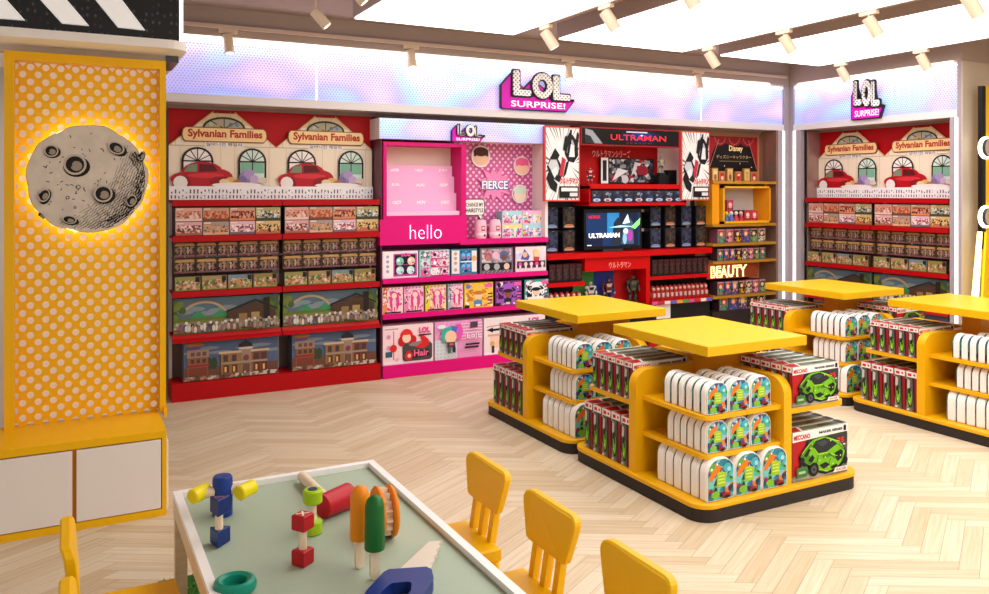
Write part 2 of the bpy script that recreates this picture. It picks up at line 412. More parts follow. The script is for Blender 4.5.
# ------------------------------------------------------------------ shop fronts: header, posts, LED strips
IRX = mat_iris('iridescent_film', 'X', 3.0, .56); IRY = mat_iris('iridescent_film', 'X', 8.0, .56)
def header(L, seams, lab, loc, rz, irm):
    """local x along the wall, front at y=0; panel 2.39..2.79"""
    t = thing('illuminated_header', lab, 'header sign', loc, rz)
    m = MB()
    m.box(0, 0, 2.285, L, .05, 2.352, FRAME); m.box(0, 0, 2.772, L, .05, 2.79, FRAME)
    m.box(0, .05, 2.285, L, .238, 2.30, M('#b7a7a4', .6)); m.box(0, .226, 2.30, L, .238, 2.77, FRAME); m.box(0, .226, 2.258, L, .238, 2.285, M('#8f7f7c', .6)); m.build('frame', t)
    xs = [0.] + seams + [L]
    for a, b in zip(xs, xs[1:]):
        m = MB(); m.box(-(b - a) / 2 + .003, 0, 0, (b - a) / 2 - .003, .01, .42, irm); m.build('film_panel', t, ((a + b) / 2, .018, 2.352))
    for a in seams:
        m = MB(); m.box(-.004, 0, 0, .004, .004, .42, M('#ffffff', .4, 1.5)); m.build('seam_strip', t, (a, .012, 2.352))
    m = MB(); m.box(.01, 0, 0, L - .01, .008, .012, M('#fff4e6', .4, 3)); m.build('led_strip', t, (0, .006, 2.755))
    return t
HX0 = -.3
header(7.03 - HX0 + .09, [bx(317, YH) - HX0, bx(702, YH) - HX0], 'long pastel iridescent dotted header panel along the back wall', (HX0, YH, 0), 0, IRX)
header(6.56 - 4.66, [], 'short pastel iridescent dotted header panel on the right wall', (XR, 6.56, 0), -PI / 2, IRY)
def led(x0, x1, y0, y1, z0, z1, energy, rot=None): pass
POST = M('#a69ca4', .4)
m = MB(); m.box(7.031, YH, 0, XR, YH + .05, 2.284, POST); m.box(7.121, YH, 2.284, XR, YH + .05, 2.79, POST)
m.box(XR, 6.45, 0, XR + .05, YH + .05, 2.284, POST); m.box(XR, 6.561, 2.284, XR + .05, YH + .05, 2.79, POST)
t = thing('corner_post', 'grey corner post with two glowing vertical strips between the walls', 'post', (XR, YH, 0))
o = m.build('post', t); o.location = (-XR, -YH, 0)
m = MB(); m.box(-.015, -.006, 0, .015, 0, 2.27, LED); o = m.build('led_strip', t, (bx(783.5, YH) - XR, 0, .01))
m = MB(); m.box(-.006, -.017, 0, 0, .017, 2.27, LED); o = m.build('led_strip', t, (0, fy(794.5, XR) - YH, .01))
t = thing('end_post', 'grey post with a glowing strip and beige side at right end', 'post', (XR, 4.64, 0))
m = MB(); m.box(0, -.02, 0, .05, .09, 2.284, POST); m.box(0, -.02, 2.284, .05, .018, 2.79, POST); m.build('post', t)
m = MB(); m.box(.001, -.03, 0, .60, -.02, 2.79, M('#cdbfae', .4)); m.box(.05, -.02, 0, .60, .015, 2.284, FRAME); m.build('side_panel', t)
m = MB(); m.box(-.006, -.014, 0, 0, .014, 2.27, LED); m.build('led_strip', t, (0, fy(956.5, XR) - 4.64, .01))

# ------------------------------------------------------------------ logo signs
DOTW = mat_dots('dotted_white_letters', '#ffffff', '#1c1a1c', (.040, .040), .0062, ('X', 'Z'), 0)
def rletters(P, u0, v0, u1, v1, sc_w, m_fill, m_edge):
    pass
def logo(lab, X, Y, z, w, h, rz, DOTW=DOTW):
    """three bold dotted letters over a slanting magenta block, word strip below; origin at its bottom-left"""
    t = thing('logo_sign', lab, 'sign', (X, Y, z), rz)
    mag = M('#e004c4', .4)
    out = [(0, .03), (0, .62), (.16, 1.0), (.9, .99), (.86, .36), (.98, .30), (.86, .0), (.02, .0)]
    out = [(0, .02), (0, .60), (.14, .93), (.30, .55), (.42, .80), (.60, .55), (.72, .80), (.80, .36), (1.0, .30), (.88, -.02), (.03, -.02)]
    m = MB(); m.prism([(u * w, v * h) for u, v in inset([(u * w / h, v) for u, v in out], -.025)] if 0 else [(u * w, v * h) for u, v in out], 'y', -.03, 0, M('#17141a', .4))
    ins = inset([(u * w, v * h) for u, v in out], .03 * h); m.prism(ins, 'y', -.034, -.03, mag); m.build('backing', t)
    # letters
    def L(x0, y0, s, o):                      # outline of an L, grown by o
        return rrect(x0 - o, y0 - o, x0 + .10 * s + o, y0 + .5 * s + o, .03), rrect(x0 - o, y0 - o, x0 + .27 * s + o, y0 + .11 * s + o, .03)
    for k, (x0, y0) in enumerate(((.145, .34), (.68, .28))):
        m = MB()
        for o, d0, d1, mt in ((.036 * h, -.05, -.034, M('#17141a', .4)), (0, -.062, -.05, DOTW)):
            a = rrect(x0 * w - o, y0 * h - o, x0 * w + .085 * w + o, (y0 + .64) * h + o, .02); b = rrect(x0 * w - o, y0 * h - o, (x0 + .235) * w + o, (y0 + .155) * h + o, .02)
            m.prism(a, 'y', d0, d1, mt); m.prism(b, 'y', d0 + .0006, d1, mt)
        m.build('letter', t)
    m = MB(); n = 30
    cx, cy, rx, ry = .535 * w, .63 * h, .135 * w, .33 * h
    for o, d0, d1, mt in ((.036 * h, -.05, -.034, M('#17141a', .4)), (0, -.062, -.05, DOTW)):
        vs = []; fs = []
        for i in range(n):
            q = 2 * PI * i / n
            for rr_x, rr_y in ((rx + o, ry + o), (rx * .46 - o, ry * .5 - o)):
                for d in (d0, d1): vs.append((cx + math.cos(q) * rr_x, d, cy + math.sin(q) * rr_y))
        for i in range(n):
            j = (i + 1) % n; a, b = 4 * i, 4 * j
            fs += [(a, b, b + 2, a + 2), (a, a + 1, b + 1, b), (a + 2, b + 2, b + 3, a + 3), (a + 1, a + 3, b + 3, b + 1)]
        m.add(vs, fs, mt)
    m.build('letter', t)
    m = MB()
    for u, v in ((.40, .335), (.66, .295), (.955, .26)): m.box(u * w - .012, -.058, v * h, u * w + .012, -.034, v * h + .024, M('#17141a'))
    m.build('dot', t)
    m = MB(); P = Print(m, (0, -.035, 0), (w, 0, 0), (0, 0, h), .0008); P.text('SURPRISE!', .13, .06, .86, .215, M('#ffffff', .4, .4), .012); m.build('lettering', t)
    return t
X0, X1 = bx(499, YH), bx(573, YH)
logo('large magenta and dotted logo on the back wall header panel', X0, YH - .002, bz(499, 108.5, YH), X1 - X0, .36, 0)
ya, yb = fy(853, XR), fy(886, XR)
logo('slanted magenta and dotted logo on the right wall header panel', XR - .002, ya, fz(853, 120, XR), ya - yb, .40, -PI / 2)

# ------------------------------------------------------------------ prints
def pal(*c): return list(c)
def blobs(P, n, cols, box=(0, 0, 1, 1), r=(.05, .14), seed=0):
    q = random.Random(seed); u0, v0, u1, v1 = box
    for i in range(n):
        rr = q.uniform(*r); P.circ(q.uniform(u0, u1), q.uniform(v0, v1), rr, q.choice(cols), 9)
    return P
def pr_bakery(seed):
    sets = [('#e0a69c', '#b8564a', '#c98d6d', '#e7c4b8'), ('#c99a80', '#b9502c', '#d9774d', '#7a4a38'), ('#d2a08c', '#a33a24', '#4a2420', '#d98555'), ('#b8ad74', '#5f7a9a', '#d9cfc4', '#3f4a34'),
            ('#dba4a8', '#7e3b34', '#e9d3cb', '#b56a52'), ('#a98f86', '#d49a66', '#5b6670', '#e2b28a'), ('#dab0be', '#b5546a', '#efdcd8', '#7c6a70'), ('#cfae78', '#33211c', '#e2c27a', '#c26c4a')]
    c = sets[seed % 8]
    def f(P):
        P.rect(.01, .02, .99, .98, c[0]); P.rect(.01, .02, .99, .30, c[3])
        q = random.Random(seed)
        P.rect(.05, .2, .95, .74, busy([c[1], c[0], c[2], c[0], c[1], '#7a4a40', c[2]], 75, seed))
        for i in range(5): P.ell(q.uniform(.12, .88), q.uniform(.22, .6), q.uniform(.03, .08), q.uniform(.08, .17), q.choice(c[1:]), 8)
        P.rect(.04, .84, .3, .94, '#e9d8c8'); P.rect(.62, .08, .95, .16, c[3])
    return f
def pr_family(P):
    P.rect(.01, .02, .99, .97, '#2a1c1a'); P.poly([(.02, .78), (.98, .78), (.9, .97), (.1, .97)], '#b98d55'); P.rect(.02, .03, .98, .14, '#8a5260')
    P.rect(.06, .14, .94, .76, busy(['#2a1c1a', '#5a4638', '#2a1c1a', '#8a6a52', '#3a2822', '#b09a84'], 70, 1))
    for i, (u, c) in enumerate(((.16, '#8a6a52'), (.32, '#a8876c'), (.48, '#77604f'), (.64, '#b9a08c'), (.8, '#a07068'))):
        P.ell(u, .38, .055, .2, c, 8); P.circ(u, .62, .085, c, 9)
def pr_garden(seed):
    def f(P):
        P.rect(.01, .02, .99, .98, ('#8f8a50', '#a3895a', '#6f8792', '#8a7a44')[seed % 4]); P.rect(.01, .02, .99, .3, '#8a8a48')
        q = random.Random(seed + 50); P.rect(.04, .1, .96, .72, busy(['#8a8a48', '#b98a5a', '#5b7a44', '#c9a088', '#6a5a38', '#b06a58', '#d0c0a0'], 55, seed))
        for i in range(4): P.circ(q.uniform(.1, .9), q.uniform(.2, .7), q.uniform(.06, .12), q.choice(['#b96a62', '#d2b48c', '#5b7a44', '#c28e3c', '#d9c4b4', '#3b2c24']), 8)
        P.rect(.8, .6, .97, .95, '#241a18')
    return f
def pr_landscape(P):
    P.rect(0, 0, 1, 1, '#566a78')
    for i in range(9): P.ell(.1 + .1 * i, .62 + .08 * math.sin(i * 2.1), .09, .07, '#7c898e', 10)
    for k, c in enumerate(('#a87868', '#b9a06c', '#7f9a86')): P.ring(.28, .12, .80 - k * .028, .028, c, 26, .35, 2.5)
    P.poly([(0, 0), (0, .42), (.3, .46), (.62, .40), (1, .42), (1, 0)], '#66722f'); P.poly([(0, 0), (0, .34), (.5, .38), (1, .3), (1, 0)], '#78833a')
    for a, b, c in ((.14, .23, .31), (.34, .43, .52), (.42, .54, .6)): P.poly([(a, .44), (b, .64), (c, .44)], '#3c8a5c')
    q = random.Random(3)
    for cx in (.03, .86, .96):
        for i in range(12): P.circ(cx + q.uniform(-.05, .06), .62 + q.uniform(-.16, .26), .10, q.choice(['#55682c', '#6a7c34', '#47582a']), 8)
    P.poly([(.50, .26), (.50, .56), (.76, .80), (.96, .56), (.96, .26)], '#4a3426'); P.poly([(.48, .54), (.76, .84), (.98, .55), (.98, .6), (.76, .9), (.48, .6)], '#2b1e1a'); P.rect(.84, .28, .90, .92, '#241a18')
    P.rect(.60, .3, .68, .5, '#8e7146'); P.rect(.72, .3, .80, .52, '#a58a58')
    P.rect(.0, .05, 1, .30, busy(['#6a5448', '#b9aca0', '#3a2c28', '#8a7468', '#7d8a3c', '#4a3c40'], 50, 3))
    for i in range(34):
        u = .03 + .94 * i / 34; c = q.choice(['#b9aca0', '#8a7468', '#d6cec6', '#6a5448', '#a98a80', '#54607a', '#94524a'])
        P.ell(u, .17 + q.uniform(-.05, .05), .014, .10, c, 7); P.circ(u, .30 + q.uniform(-.05, .05), .045, q.choice(['#d6cec6', '#b9aca0', '#8a7468']), 7)
def pr_mansion(P):
    P.rect(0, 0, 1, 1, '#4f5f7c')
    for i in range(7): P.ell(.1 + .14 * i, .72 + .1 * math.sin(i * 1.7), .13, .045, '#77838f', 10)
    P.rect(0, 0, 1, .34, '#6a4438'); P.rect(0, .0, 1, .1, '#8b6a58')
    P.ell(.11, .93, .1, .05, '#a86a2c', 12); P.ell(.11, .85, .07, .05, '#6a4c7a', 12)
    for x in (.26, .31): P.ell(x, .42, .035, .16, '#33422a', 9)
    P.rect(.04, .12, .25, .62, '#8a5a40'); P.rect(.03, .6, .26, .8, '#9a8070'); P.rect(.05, .14, .24, .34, '#7a3a2a'); P.rect(.03, .36, .26, .42, '#8f2f2a')
    for x in (.07, .13, .19): P.rect(x, .46, x + .035, .56, '#4a3830'); P.rect(x, .64, x + .04, .74, '#6c4a48')
    P.rect(.38, .1, .88, .66, '#8f6a44'); P.rect(.36, .64, .90, .70, '#c9aa90'); P.rect(.60, .1, .70, .72, '#9a8070'); P.rect(.72, .1, .88, .64, '#7c4434')
    P.ell(.645, .78, .075, .15, '#2c2228', 16, 0, 0, PI); P.rect(.57, .72, .72, .78, '#c9b8aa'); P.rect(.64, .90, .65, .98, '#2c2228')
    for x in (.41, .50, .74, .82): P.rect(x, .44, x + .045, .60, '#4c3a3e'); P.rect(x, .14, x + .055, .34, '#59342c'); P.rect(x + .008, .16, x + .03, .30, '#e0a868')
    P.rect(.38, .37, .88, .42, '#a08a74'); P.rect(.615, .12, .685, .34, '#6a4a36'); P.ell(.65, .5, .03, .08, '#7c3a48', 10)
    P.rect(.0, .02, 1, .12, busy(['#8b6a58', '#c9b8aa', '#5a3a30', '#a8705a', '#44502e', '#6a4438'], 45, 2)); q = random.Random(5)
    for i in range(16): P.circ(q.uniform(.05, .95), q.uniform(.06, .14), .025, q.choice(['#c9b8aa', '#8a5a4c', '#5c6a3a']), 7)

# ------------------------------------------------------------------ red shelving bays, back wall (copied later to the right wall)
SX0, BW, BACK = .705, .83, YH + .25
WALLSET = []                                   # everything that is repeated on the right wall
def zz(px, py, Y): return bz(px, py, Y)
Z1, Z2, Z3, Z4 = 1.535, 1.262, .838, .505       # tops of the red shelves
HZ1, HZ2 = bz(190, 256.8, YH + .07), bz(190, 273.2, YH + .07)
def red_bay(i):
    x0 = SX0 + i * BW; lab = ('left', 'right')[i]
    t = thing('shelving_bay', 'tall red and grey shelving bay on the back wall, %s of the pair by the yellow cabinet' % lab, 'shelving', (x0, YH, 0), group=None)
    m = MB(); m.box(0, .25, .14, BW, .262, 2.29, M('#75655f', .6)); m.box(0, .244, 1.5, BW, .25, 2.29, RED); m.build('back_panel', t)
    for x in (.001, BW - .026):
        m = MB(); m.box(x, .225, .14, x + .024, .25, 1.53, UPR); m.build('upright', t)
    m = MB(); m.box(0, 0, 0, BW, .262, .14, RED); m.build('base', t)
    for k, z in enumerate((Z1, Z2, Z3)):
        m = MB(); m.box(.004, .0, z - .045, BW - .004, .012, z, RED); m.box(.004, .012, z - .02, BW - .004, .24, z - .004, M('#b0000a', .5, spec=.2)); m.build('shelf', t)
        for x in (.0, BW - .022): pass
    m = MB(); m.prism([(-.025, Z4 - .055), (0, Z4 - .06), (.03, Z4), (.24, Z4), (.24, Z4 - .02), (.03, Z4 - .02)], 'x', .004, BW - .004, RED); m.build('shelf', t)
    for z in (HZ1 + .122, HZ2 + .122):              # peg rails
        m = MB(); m.box(.01, .13, z - .012, BW - .01, .145, z + .004, M('#8a7c76', .4, metal=.3)); m.build('peg_rail', t)
        for k in range(5):
            xx = .10 + k * .16; m = MB(); m.cyl((xx, .14, z - .004), (xx, .05, z + .004), .004, .004, M('#c9c2bd', .3, metal=.6), 8); m.build('peg_hook', t)
    WALLSET.append((t, lab)); return t
def house_board(i):
    x0 = SX0 + i * BW; Yb = BACK - .02
    t = thing('display_board', 'cream gabled house board with a name plaque, %s one above the red shelves' % ('left', 'right')[i], 'sign', (x0, Yb, 1.537))
    W, H = BW, bz(215, 110.5, YH + .218) - 1.537
    m = MB(); cream = M('#f2e2cc', .5)
    out = [(.0, 0), (1, 0), (1, .60), (.62, .97), (.38, .97), (0, .60)]
    m.prism([(u * W, v * H) for u, v in out], 'y', -.012, 0, cream)
    P = Print(m, (0, -.012, 0), (W, 0, 0), (0, 0, H))
    P.poly([(.24, .84), (.38, .97), (.62, .97), (.76, .84)], '#e3c69a')
    for u in (.10, .33, .47, .60, .93): P.line(u, .14, u, .60 if u < .2 or u > .8 else .80, .004, '#cdb78e')
    P.line(0, .60, .40, .985, .012, '#d3ae72'); P.line(1, .60, .60, .985, .012, '#d3ae72'); P.line(.0, .6, 1, .6, .006, '#b59a66')
    for u in (.06, .14, .24, .33, .44, .56, .67, .76, .86, .94):
        v = .6 + (.385 * (u / .4) if u < .4 else .385 * ((1 - u) / .4) if u > .6 else .385); P.line(u, v - .06, u, v, .004, '#b59a66')
    # arched lunette in the gable
    def arch(cu, v0, ru, rv, rect_h, glass, bars):
        P.rect(cu - ru, v0 - rect_h, cu + ru, v0, '#2a1d1c') if rect_h else None
        P.ell(cu, v0, ru, rv, '#2a1d1c', 18, 0, 0, PI)
        if rect_h: P.rect(cu - ru + .02, v0 - rect_h, cu + ru - .02, v0, glass)
        P.ell(cu, v0, ru - .02, rv - .022, glass, 18, 0, 0, PI)
        for k in range(1, bars): a = PI * k / bars; P.line(cu, v0, cu + math.cos(a) * ru, v0 + math.sin(a) * rv, .010, '#2a1d1c')
        P.line(cu - ru, v0, cu + ru, v0, .016, '#2a1d1c')
    arch(.50, .80, .20, .13, 0, '#a9a58c', 4)
    for u, c in ((.38, '#b9c4a8'), (.45, '#c79a6a'), (.56, '#5f6a8a'), (.62, '#6f86a0')): P.circ(u, .845, .022, c, 8)
    arch(.255, .43, .145, .155, .22, '#f4ece8', 6); arch(.765, .43, .135, .155, .24, '#d4e6dc', 6)
    P.rect(.655, .30, .875, .42, '#7fb79c'); P.line(.765, .2, .765, .43, .012, '#2a1d1c')
    # the red motor car
    car = M('#b4101e', .35)
    P.ell(.30, .30, .19, .125, car, 20).ell(.42, .25, .16, .10, car, 18).ell(.13, .23, .12, .075, car, 16).rect(.03, .15, .56, .24, car)
    P.poly([(.13, .31), (.17, .385), (.25, .40), (.25, .31)], '#7a8a72'); P.poly([(.27, .31), (.27, .40), (.40, .39), (.44, .32)], '#5a1218')
    P.circ(.12, .18, .085, '#8a0c18', 12).circ(.10, .19, .075, '#efe9e6', 12)
    P.ell(.33, .27, .17, .03, '#d5303a', 12); P.ell(.46, .2, .10, .06, '#8f0d18', 12)
    # flowers and table laid beside the car
    for u, v, r, c in ((.70, .25, .075, '#8f7fb0'), (.73, .29, .06, '#a894c2'), (.67, .22, .05, '#7a6a9e'), (.78, .23, .05, '#c0a8cc')): P.circ(u, v, r, c, 10)
    for u, v, c in ((.56, .22, '#d9b06a'), (.62, .19, '#b56a3a'), (.50, .2, '#e3d2a0'), (.86, .22, '#d8c7bd')): P.ell(u, v, .05, .035, c, 10)
    P.ell(.62, .165, .24, .03, '#f2ede8', 14)
    P.rect(.0, .0, 1, .15, '#f4f3f4'); q = random.Random(4)
    for k in range(30):
        u = .014 + k * .0331; P.rect(u, .015, u + .012, .05, '#4a4648'); P.same(); P.rect(u + .003, .07, u + .015, .115 if k % 4 else .09, ['#3a4a34', '#4a4648', '#5a3036'][k % 3]); P.same()
    P.k += 1
    for k in range(5): P.ring(.12 + k * .19, .075, .055, .014, '#f8f7f8', 12).circ(.12 + k * .19, .075, .02, '#f8f7f8')
    m.build('house_board', t)
    pl = MB(); pw, ph = .78 * W, .165 * H
    sh = [(-pw / 2, .02), (-pw / 2 + .02, 0), (pw / 2 - .02, 0), (pw / 2, .02), (pw / 2 + .008, ph / 2), (pw / 2, ph - .02), (pw / 2 - .02, ph), (-pw / 2 + .02, ph), (-pw / 2, ph - .02), (-pw / 2 - .008, ph / 2)]
    pl.prism(sh, 'y', -.014, 0, M('#7a3c1c', .5)); pl.prism(inset(sh, .007), 'y', -.017, -.014, M('#f2cf94', .45))
    P = Print(pl, (-pw / 2, -.017, 0), (pw, 0, 0), (0, 0, ph)); P.text('Sylvanian Families', .06, .16, .95, .86, M('#b0200f', .4), .035)
    pl.build('name_plaque', t, (.51 * W, -.012, .645 * H))
    kp = MB(); kp.box(-.15, -.006, 0, .15, 0, .038, M('#efe8e2', .5)); P = Print(kp, (-.15, -.006, 0), (.3, 0, 0), (0, 0, .038)); P.text('실바니안 패밀리', .04, .12, .96, .88, '#3a3436', .01); kp.build('subtitle_strip', t, (.50 * W, -.012, .595 * H))
    WALLSET.append((t, 'x')); return t
_pm = {}
def place(name, mb_fn, key, label, cat, group, X, Y, Z, rz=0, wall=False):
    """a product: first one builds its mesh, the others share it"""
    if key in _pm: me = _pm[key]
    else: me = mb_fn().mesh(name); _pm[key] = me
    o = bpy.data.objects.new(name, me); C.objects.link(o); o.location = (X, Y, Z); o.rotation_euler = (0, 0, rz)
    tag(o, label, cat, group)
    if wall: WALLSET.append((o, 'x'))
    return o
ORD = ('first', 'second', 'third', 'fourth', 'fifth', 'sixth', 'seventh', 'eighth', 'ninth', 'tenth')
DESC = ('pink and rust', 'tan and brick red', 'salmon with a black window', 'olive and pale blue', 'rose and brown', 'grey and caramel', 'lilac pink', 'mustard and black')
for i in range(2):
    side = ('left', 'right')[i]
    red_bay(i); house_board(i)
    x0 = SX0 + i * BW
    for r in range(2):
        for c in range(4):
            k = c + 4 * (r)
            place('playset_box', lambda k=k: carton(.197, .16, .107, M('#3a2a26', .5), pr_bakery(k)), ('bake', k),
                  '%s playset box, %s row, upper red shelf, %s bay' % (DESC[k], ('top', 'bottom')[r], side), 'toy box', 'playset boxes on the upper red shelf',
                  x0 + .125 + c * .200, YH + .03, Z2 + .001 + (.1085 if r == 0 else 0), 0, True)
        for c in range(5):
            place('figure_box', lambda: carton(.155, .035, .108, M('#7a5a38', .5), pr_family), 'fam',
                  'dark windowed figure box hanging %s from left, %s peg row, %s red bay' % (ORD[c], ('upper', 'lower')[r], side), 'toy box', 'windowed figure boxes on the peg rails',
                  x0 + .10 + c * .16, YH + .07, (HZ1, HZ2)[r], 0, True)
    for c in range(4):
        place('garden_playset_box', lambda c=c: carton(.187, .035, .112, M('#4a3a2a', .5), pr_garden(c)), ('gard', c),
              '%s garden playset box, middle red shelf, %s from left, %s bay' % (('olive', 'tan', 'blue grey', 'brown')[c], ORD[c], side), 'toy box', 'garden playset boxes on the middle red shelf',
              x0 + .115 + c * .195, YH + .02, Z3 + .001, 0, True)
    def land():
        m = MB(); w, h = BW - .03, Z3 - Z4 - .06; m.box(-w / 2, 0, 0, w / 2, .02, h, M('#3a3a3a')); pr_landscape(Print(m, (-w / 2, 0, 0), (w, 0, 0), (0, 0, h))); return m
    place('landscape_board', land, 'land', 'rainbow landscape picture board standing on the lower red shelf, %s bay' % side, 'display board', None, x0 + BW / 2, YH + .045, Z4 + .001, 0, True)
    place('dollhouse_box', lambda: carton(.715, .14, .300, M('#8d7a70', .5), pr_mansion, lambda Q: Q.rect(.05, .05, .95, .95, '#54606e')), 'mans',
          'large mansion playset box standing on the red base, %s bay' % side, 'toy box', None, x0 + .445, YH + .034, .141, 0, True)

# ------------------------------------------------------------------ pink doll section
PX0, PX1 = 2.375, 4.03
t = thing('pink_shelving_unit', 'bright magenta shelving unit with polka dot back and open box frame', 'shelving', (PX0, YH, 0))
PL = PX1 - PX0
POLKA = NT('polka_hearts')
POLKA = mat_dots('polka_dot_pink', '#cf5a9e', '#f6cfe2', (.062, .066), .0125, ('X', 'Z'))
zb = [bz(384, 281, YH), bz(384, 317, YH)]       # lip middles of two shelves
PZ1, PZ2, PZ0, PZB = bz(384, 279.3, YH), bz(384, 315, YH), bz(470, 239.5, YH), bz(384, 366.5, YH)
m = MB(); m.box(0, .25, 0, PL, .262, 2.285, M('#8e1660', .6)); m.box(.75, .245, PZ0, PL - .02, .25, 2.06, POLKA); m.build('back_panel', t)
m = MB(); m.box(0, .02, 0, .012, .25, 2.05, MAROON); m.build('side_panel', t)
m = MB(); m.box(PL - .03, .0, PZ0 + .001, PL, .25, 2.05, M('#f1dede', .5)); m.build('side_panel', t)
m = MB(); m.box(.012, 0, 0, PL - .03, .25, PZB, PINK); m.build('base', t)
for z in (PZ1, PZ2):
    m = MB(); m.box(.012, 0, z - .042, PL, .25, z, PINK); m.build('shelf', t)
m = MB(); m.box(.74, -.005, PZ0 - .045, PL, .25, PZ0, PINK); m.build('shelf', t)
# box frame with stepped risers
fx0, fx1 = bx(384.6, YH) - PX0 - .01, bx(466, YH) - PX0
ft, fb = bz(386, 141.5, YH), bz(388, 219.5, YH)
m = MB()
PD = M('#d40474', .45, spec=.25)
m.box(fx0, 0, fb, fx0 + .03, .245, ft, PD); m.box(fx1 - .045, 0, fb, fx1, .245, ft, PD)
m.box(fx0 + .03, 0, ft - .03, fx1 - .045, .245, ft, PD); m.box(fx0 + .03, 0, fb, fx1 - .045, .245, fb + .03, PD); m.build('box_frame', t)
m = MB(); m.box(fx0 - .03, 0, bz(386, 245.5, YH), fx1 + .01, .245, fb, PINK); o = m.build('fascia', t)
hx = (bx(410, YH) - PX0 + bx(441, YH) - PX0) / 2
m = MB(); P = Print(m, (hx - .155, -.004, bz(420, 239, YH)), (.31, 0, 0), (0, 0, .125), .002); P.text('hello', .02, .02, .98, .98, M('#ffd9f2', .4, 3), -.026); m.build('neon_lettering', o)
m = MB(); m.box(fx0 + .03, .235, fb + .03, fx1 - .045, .245, ft - .03, M('#e9cfc4', .6)); o = m.build('frame_back', t)
STEP = M('#f5b4dc', .45)
steps = [(.19, .50), (.145, .37), (.10, .205)]
names = (('APR', 'MAY', 'JUN'), ('JUL', 'AUG', 'SEP'), ('OCT', 'NOV', 'DEC'))
zi = fb + .03; HI = ft - fb - .06
for k, (yy, zt) in enumerate(steps):
    x1 = fx1 - .045 - .005; zt = zi + HI * (.60, .42, .235)[k] + .0; zl = zi + (HI * (.42, .235, .05)[k])
    m = MB(); m.box(fx0 + .035, yy, zi, x1, .234, zi + HI * (.73, .57, .32)[k], STEP)
    zz0 = zi + HI * (.57, .32, .05)[k]; hh = HI * (.73, .57, .32)[k] - HI * (.57, .32, .05)[k]
    P = Print(m, (fx0 + .035, yy, zz0), (x1 - fx0 - .035, 0, 0), (0, 0, hh), .001)
    for j, s in enumerate(names[k]):
        u = (.14, .13, .12)[k] + .33 * j; b_ = (.42, .40, .42)[k]; t_ = (.22, .14, .14)[k] * 1.25; P.text(s, u, b_, u + .12, b_ + t_, '#ffffff', .03)
    m.build('step_riser', t)
m = MB(); m.box(fx0 + .035, .03, zi, fx1 - .05, .095, zi + .035, M('#f9cbe6', .5)); m.build('front_tray', t)
# small light box header
t = thing('small_light_box', 'small pastel light box over the pink section, tucked under the header', 'header sign', (PX0 - .02, YH, 2.053))
lw = bx(544.5, YH) - PX0 + .02
m = MB(); m.box(0, 0, 0, lw, .245, .178, M('#f0e2e0', .5)); m.build('housing', t)
m = MB(); m.box(.004, -.006, .003, lw - .004, 0, .175, mat_iris('iridescent_film_small', 'X', 11.0, .62)); m.build('film_panel', t)
a, b = bx(450, YH), bx(482, YH)
logo('small magenta and dotted logo fixed to the pink section light box', a, YH - .008, bz(452, 141.5, YH), b - a, .155, 0, M('#f1efee', .4))
# wall badges on the polka dots
BYY = YH + .244
def badge(px, py, r, lab, base, hair):
    m = MB(); n = 24
    m.prism([(math.cos(2 * PI * i / n) * r, math.sin(2 * PI * i / n) * r * 1.05) for i in range(n)], 'y', -.03, -.006, M('#f4ebe8', .4))
    P = Print(m, (-r, -.030, -r), (2 * r, 0, 0), (0, 0, 2 * r), .001)
    P.circ(.5, .5, .46, hair[1]); P.circ(.5, .44, .39, base); P.ell(.5, .72, .40, .22, hair[0], 16)
    P.rect(.12, .5, .24, .74, hair[0]); P.rect(.76, .5, .88, .74, hair[0])
    m.prism([(math.cos(2 * PI * i / 10) * .03, math.sin(2 * PI * i / 10) * .03) for i in range(10)], 'y', -.006, 0, BLACK)
    tag(m.build('round_badge', None, (bx(px, BYY), BYY, bz(px, py, BYY))), lab, 'wall badge', 'round badges on the polka dot wall')
badge(479.5, 156.5, .098, 'round badge with dark brown top at upper left of the polka dots', '#f0c6a6', ('#4a1a18', '#efc9dc'))
badge(520.5, 166, .088, 'round badge with pink swirl top at upper right of the polka dots', '#f1c3a4', ('#ec5f96', '#f6a9c6'))
badge(518.5, 194, .085, 'round badge with pale mint top above the stacked pastel boxes', '#f1dcc6', ('#cfe3d4', '#ea6a90'))
m = MB(); n = 22; pts = []
for i in range(n):
    a = 2 * PI * i / n; r = (.175 if i % 2 == 0 else .105) * (1 + .12 * math.sin(i * 1.9)); pts.append((math.cos(a) * r * 1.05, math.sin(a) * r))
m.prism(pts, 'y', -.02, 0, M('#f08cc0', .45)); P = Print(m, (-.14, -.02, -.05), (.28, 0, 0), (0, 0, .1), .0012)
P.text('FIERCE', -.02, -.02, 1.02, .90, '#3c55b8', .10).text('FIERCE', .01, .06, .99, .86, '#ffffff', .03)
tag(m.build('starburst_sign', None, (bx(494, BYY), BYY, bz(494, 184.5, BYY))), 'pink starburst sign with white word FIERCE on the polka dot wall', 'sign')
m = MB(); a = rrect(-.105, -.07, .105, .085, .035); m.prism(a, 'y', -.03, -.012, BLACK); m.prism([(.03, -.06), (.085, -.06), (.07, -.125)], 'y', -.03, -.012, BLACK)
m.prism(inset(a, .008), 'y', -.033, -.03, WHITE); m.prism([(.04, -.067), (.075, -.067), (.068, -.108)], 'y', -.0335, -.03, WHITE)
P = Print(m, (-.10, -.0335, -.06), (.2, 0, 0), (0, 0, .13), .001); P.text('CHANGE MY', .06, .56, .94, .84, '#18141a', .015).text('HAIRSTYLE', .06, .16, .94, .44, '#18141a', .015)
yb_ = YH + .10
m.box(-.02, -.012, -.03, .02, 0, .03, BLACK)
tag(m.build('speech_bubble_sign', None, (bx(473, yb_), yb_ + .0, bz(473, 208, yb_))), 'white speech bubble sign beside the stepped display frame', 'sign')
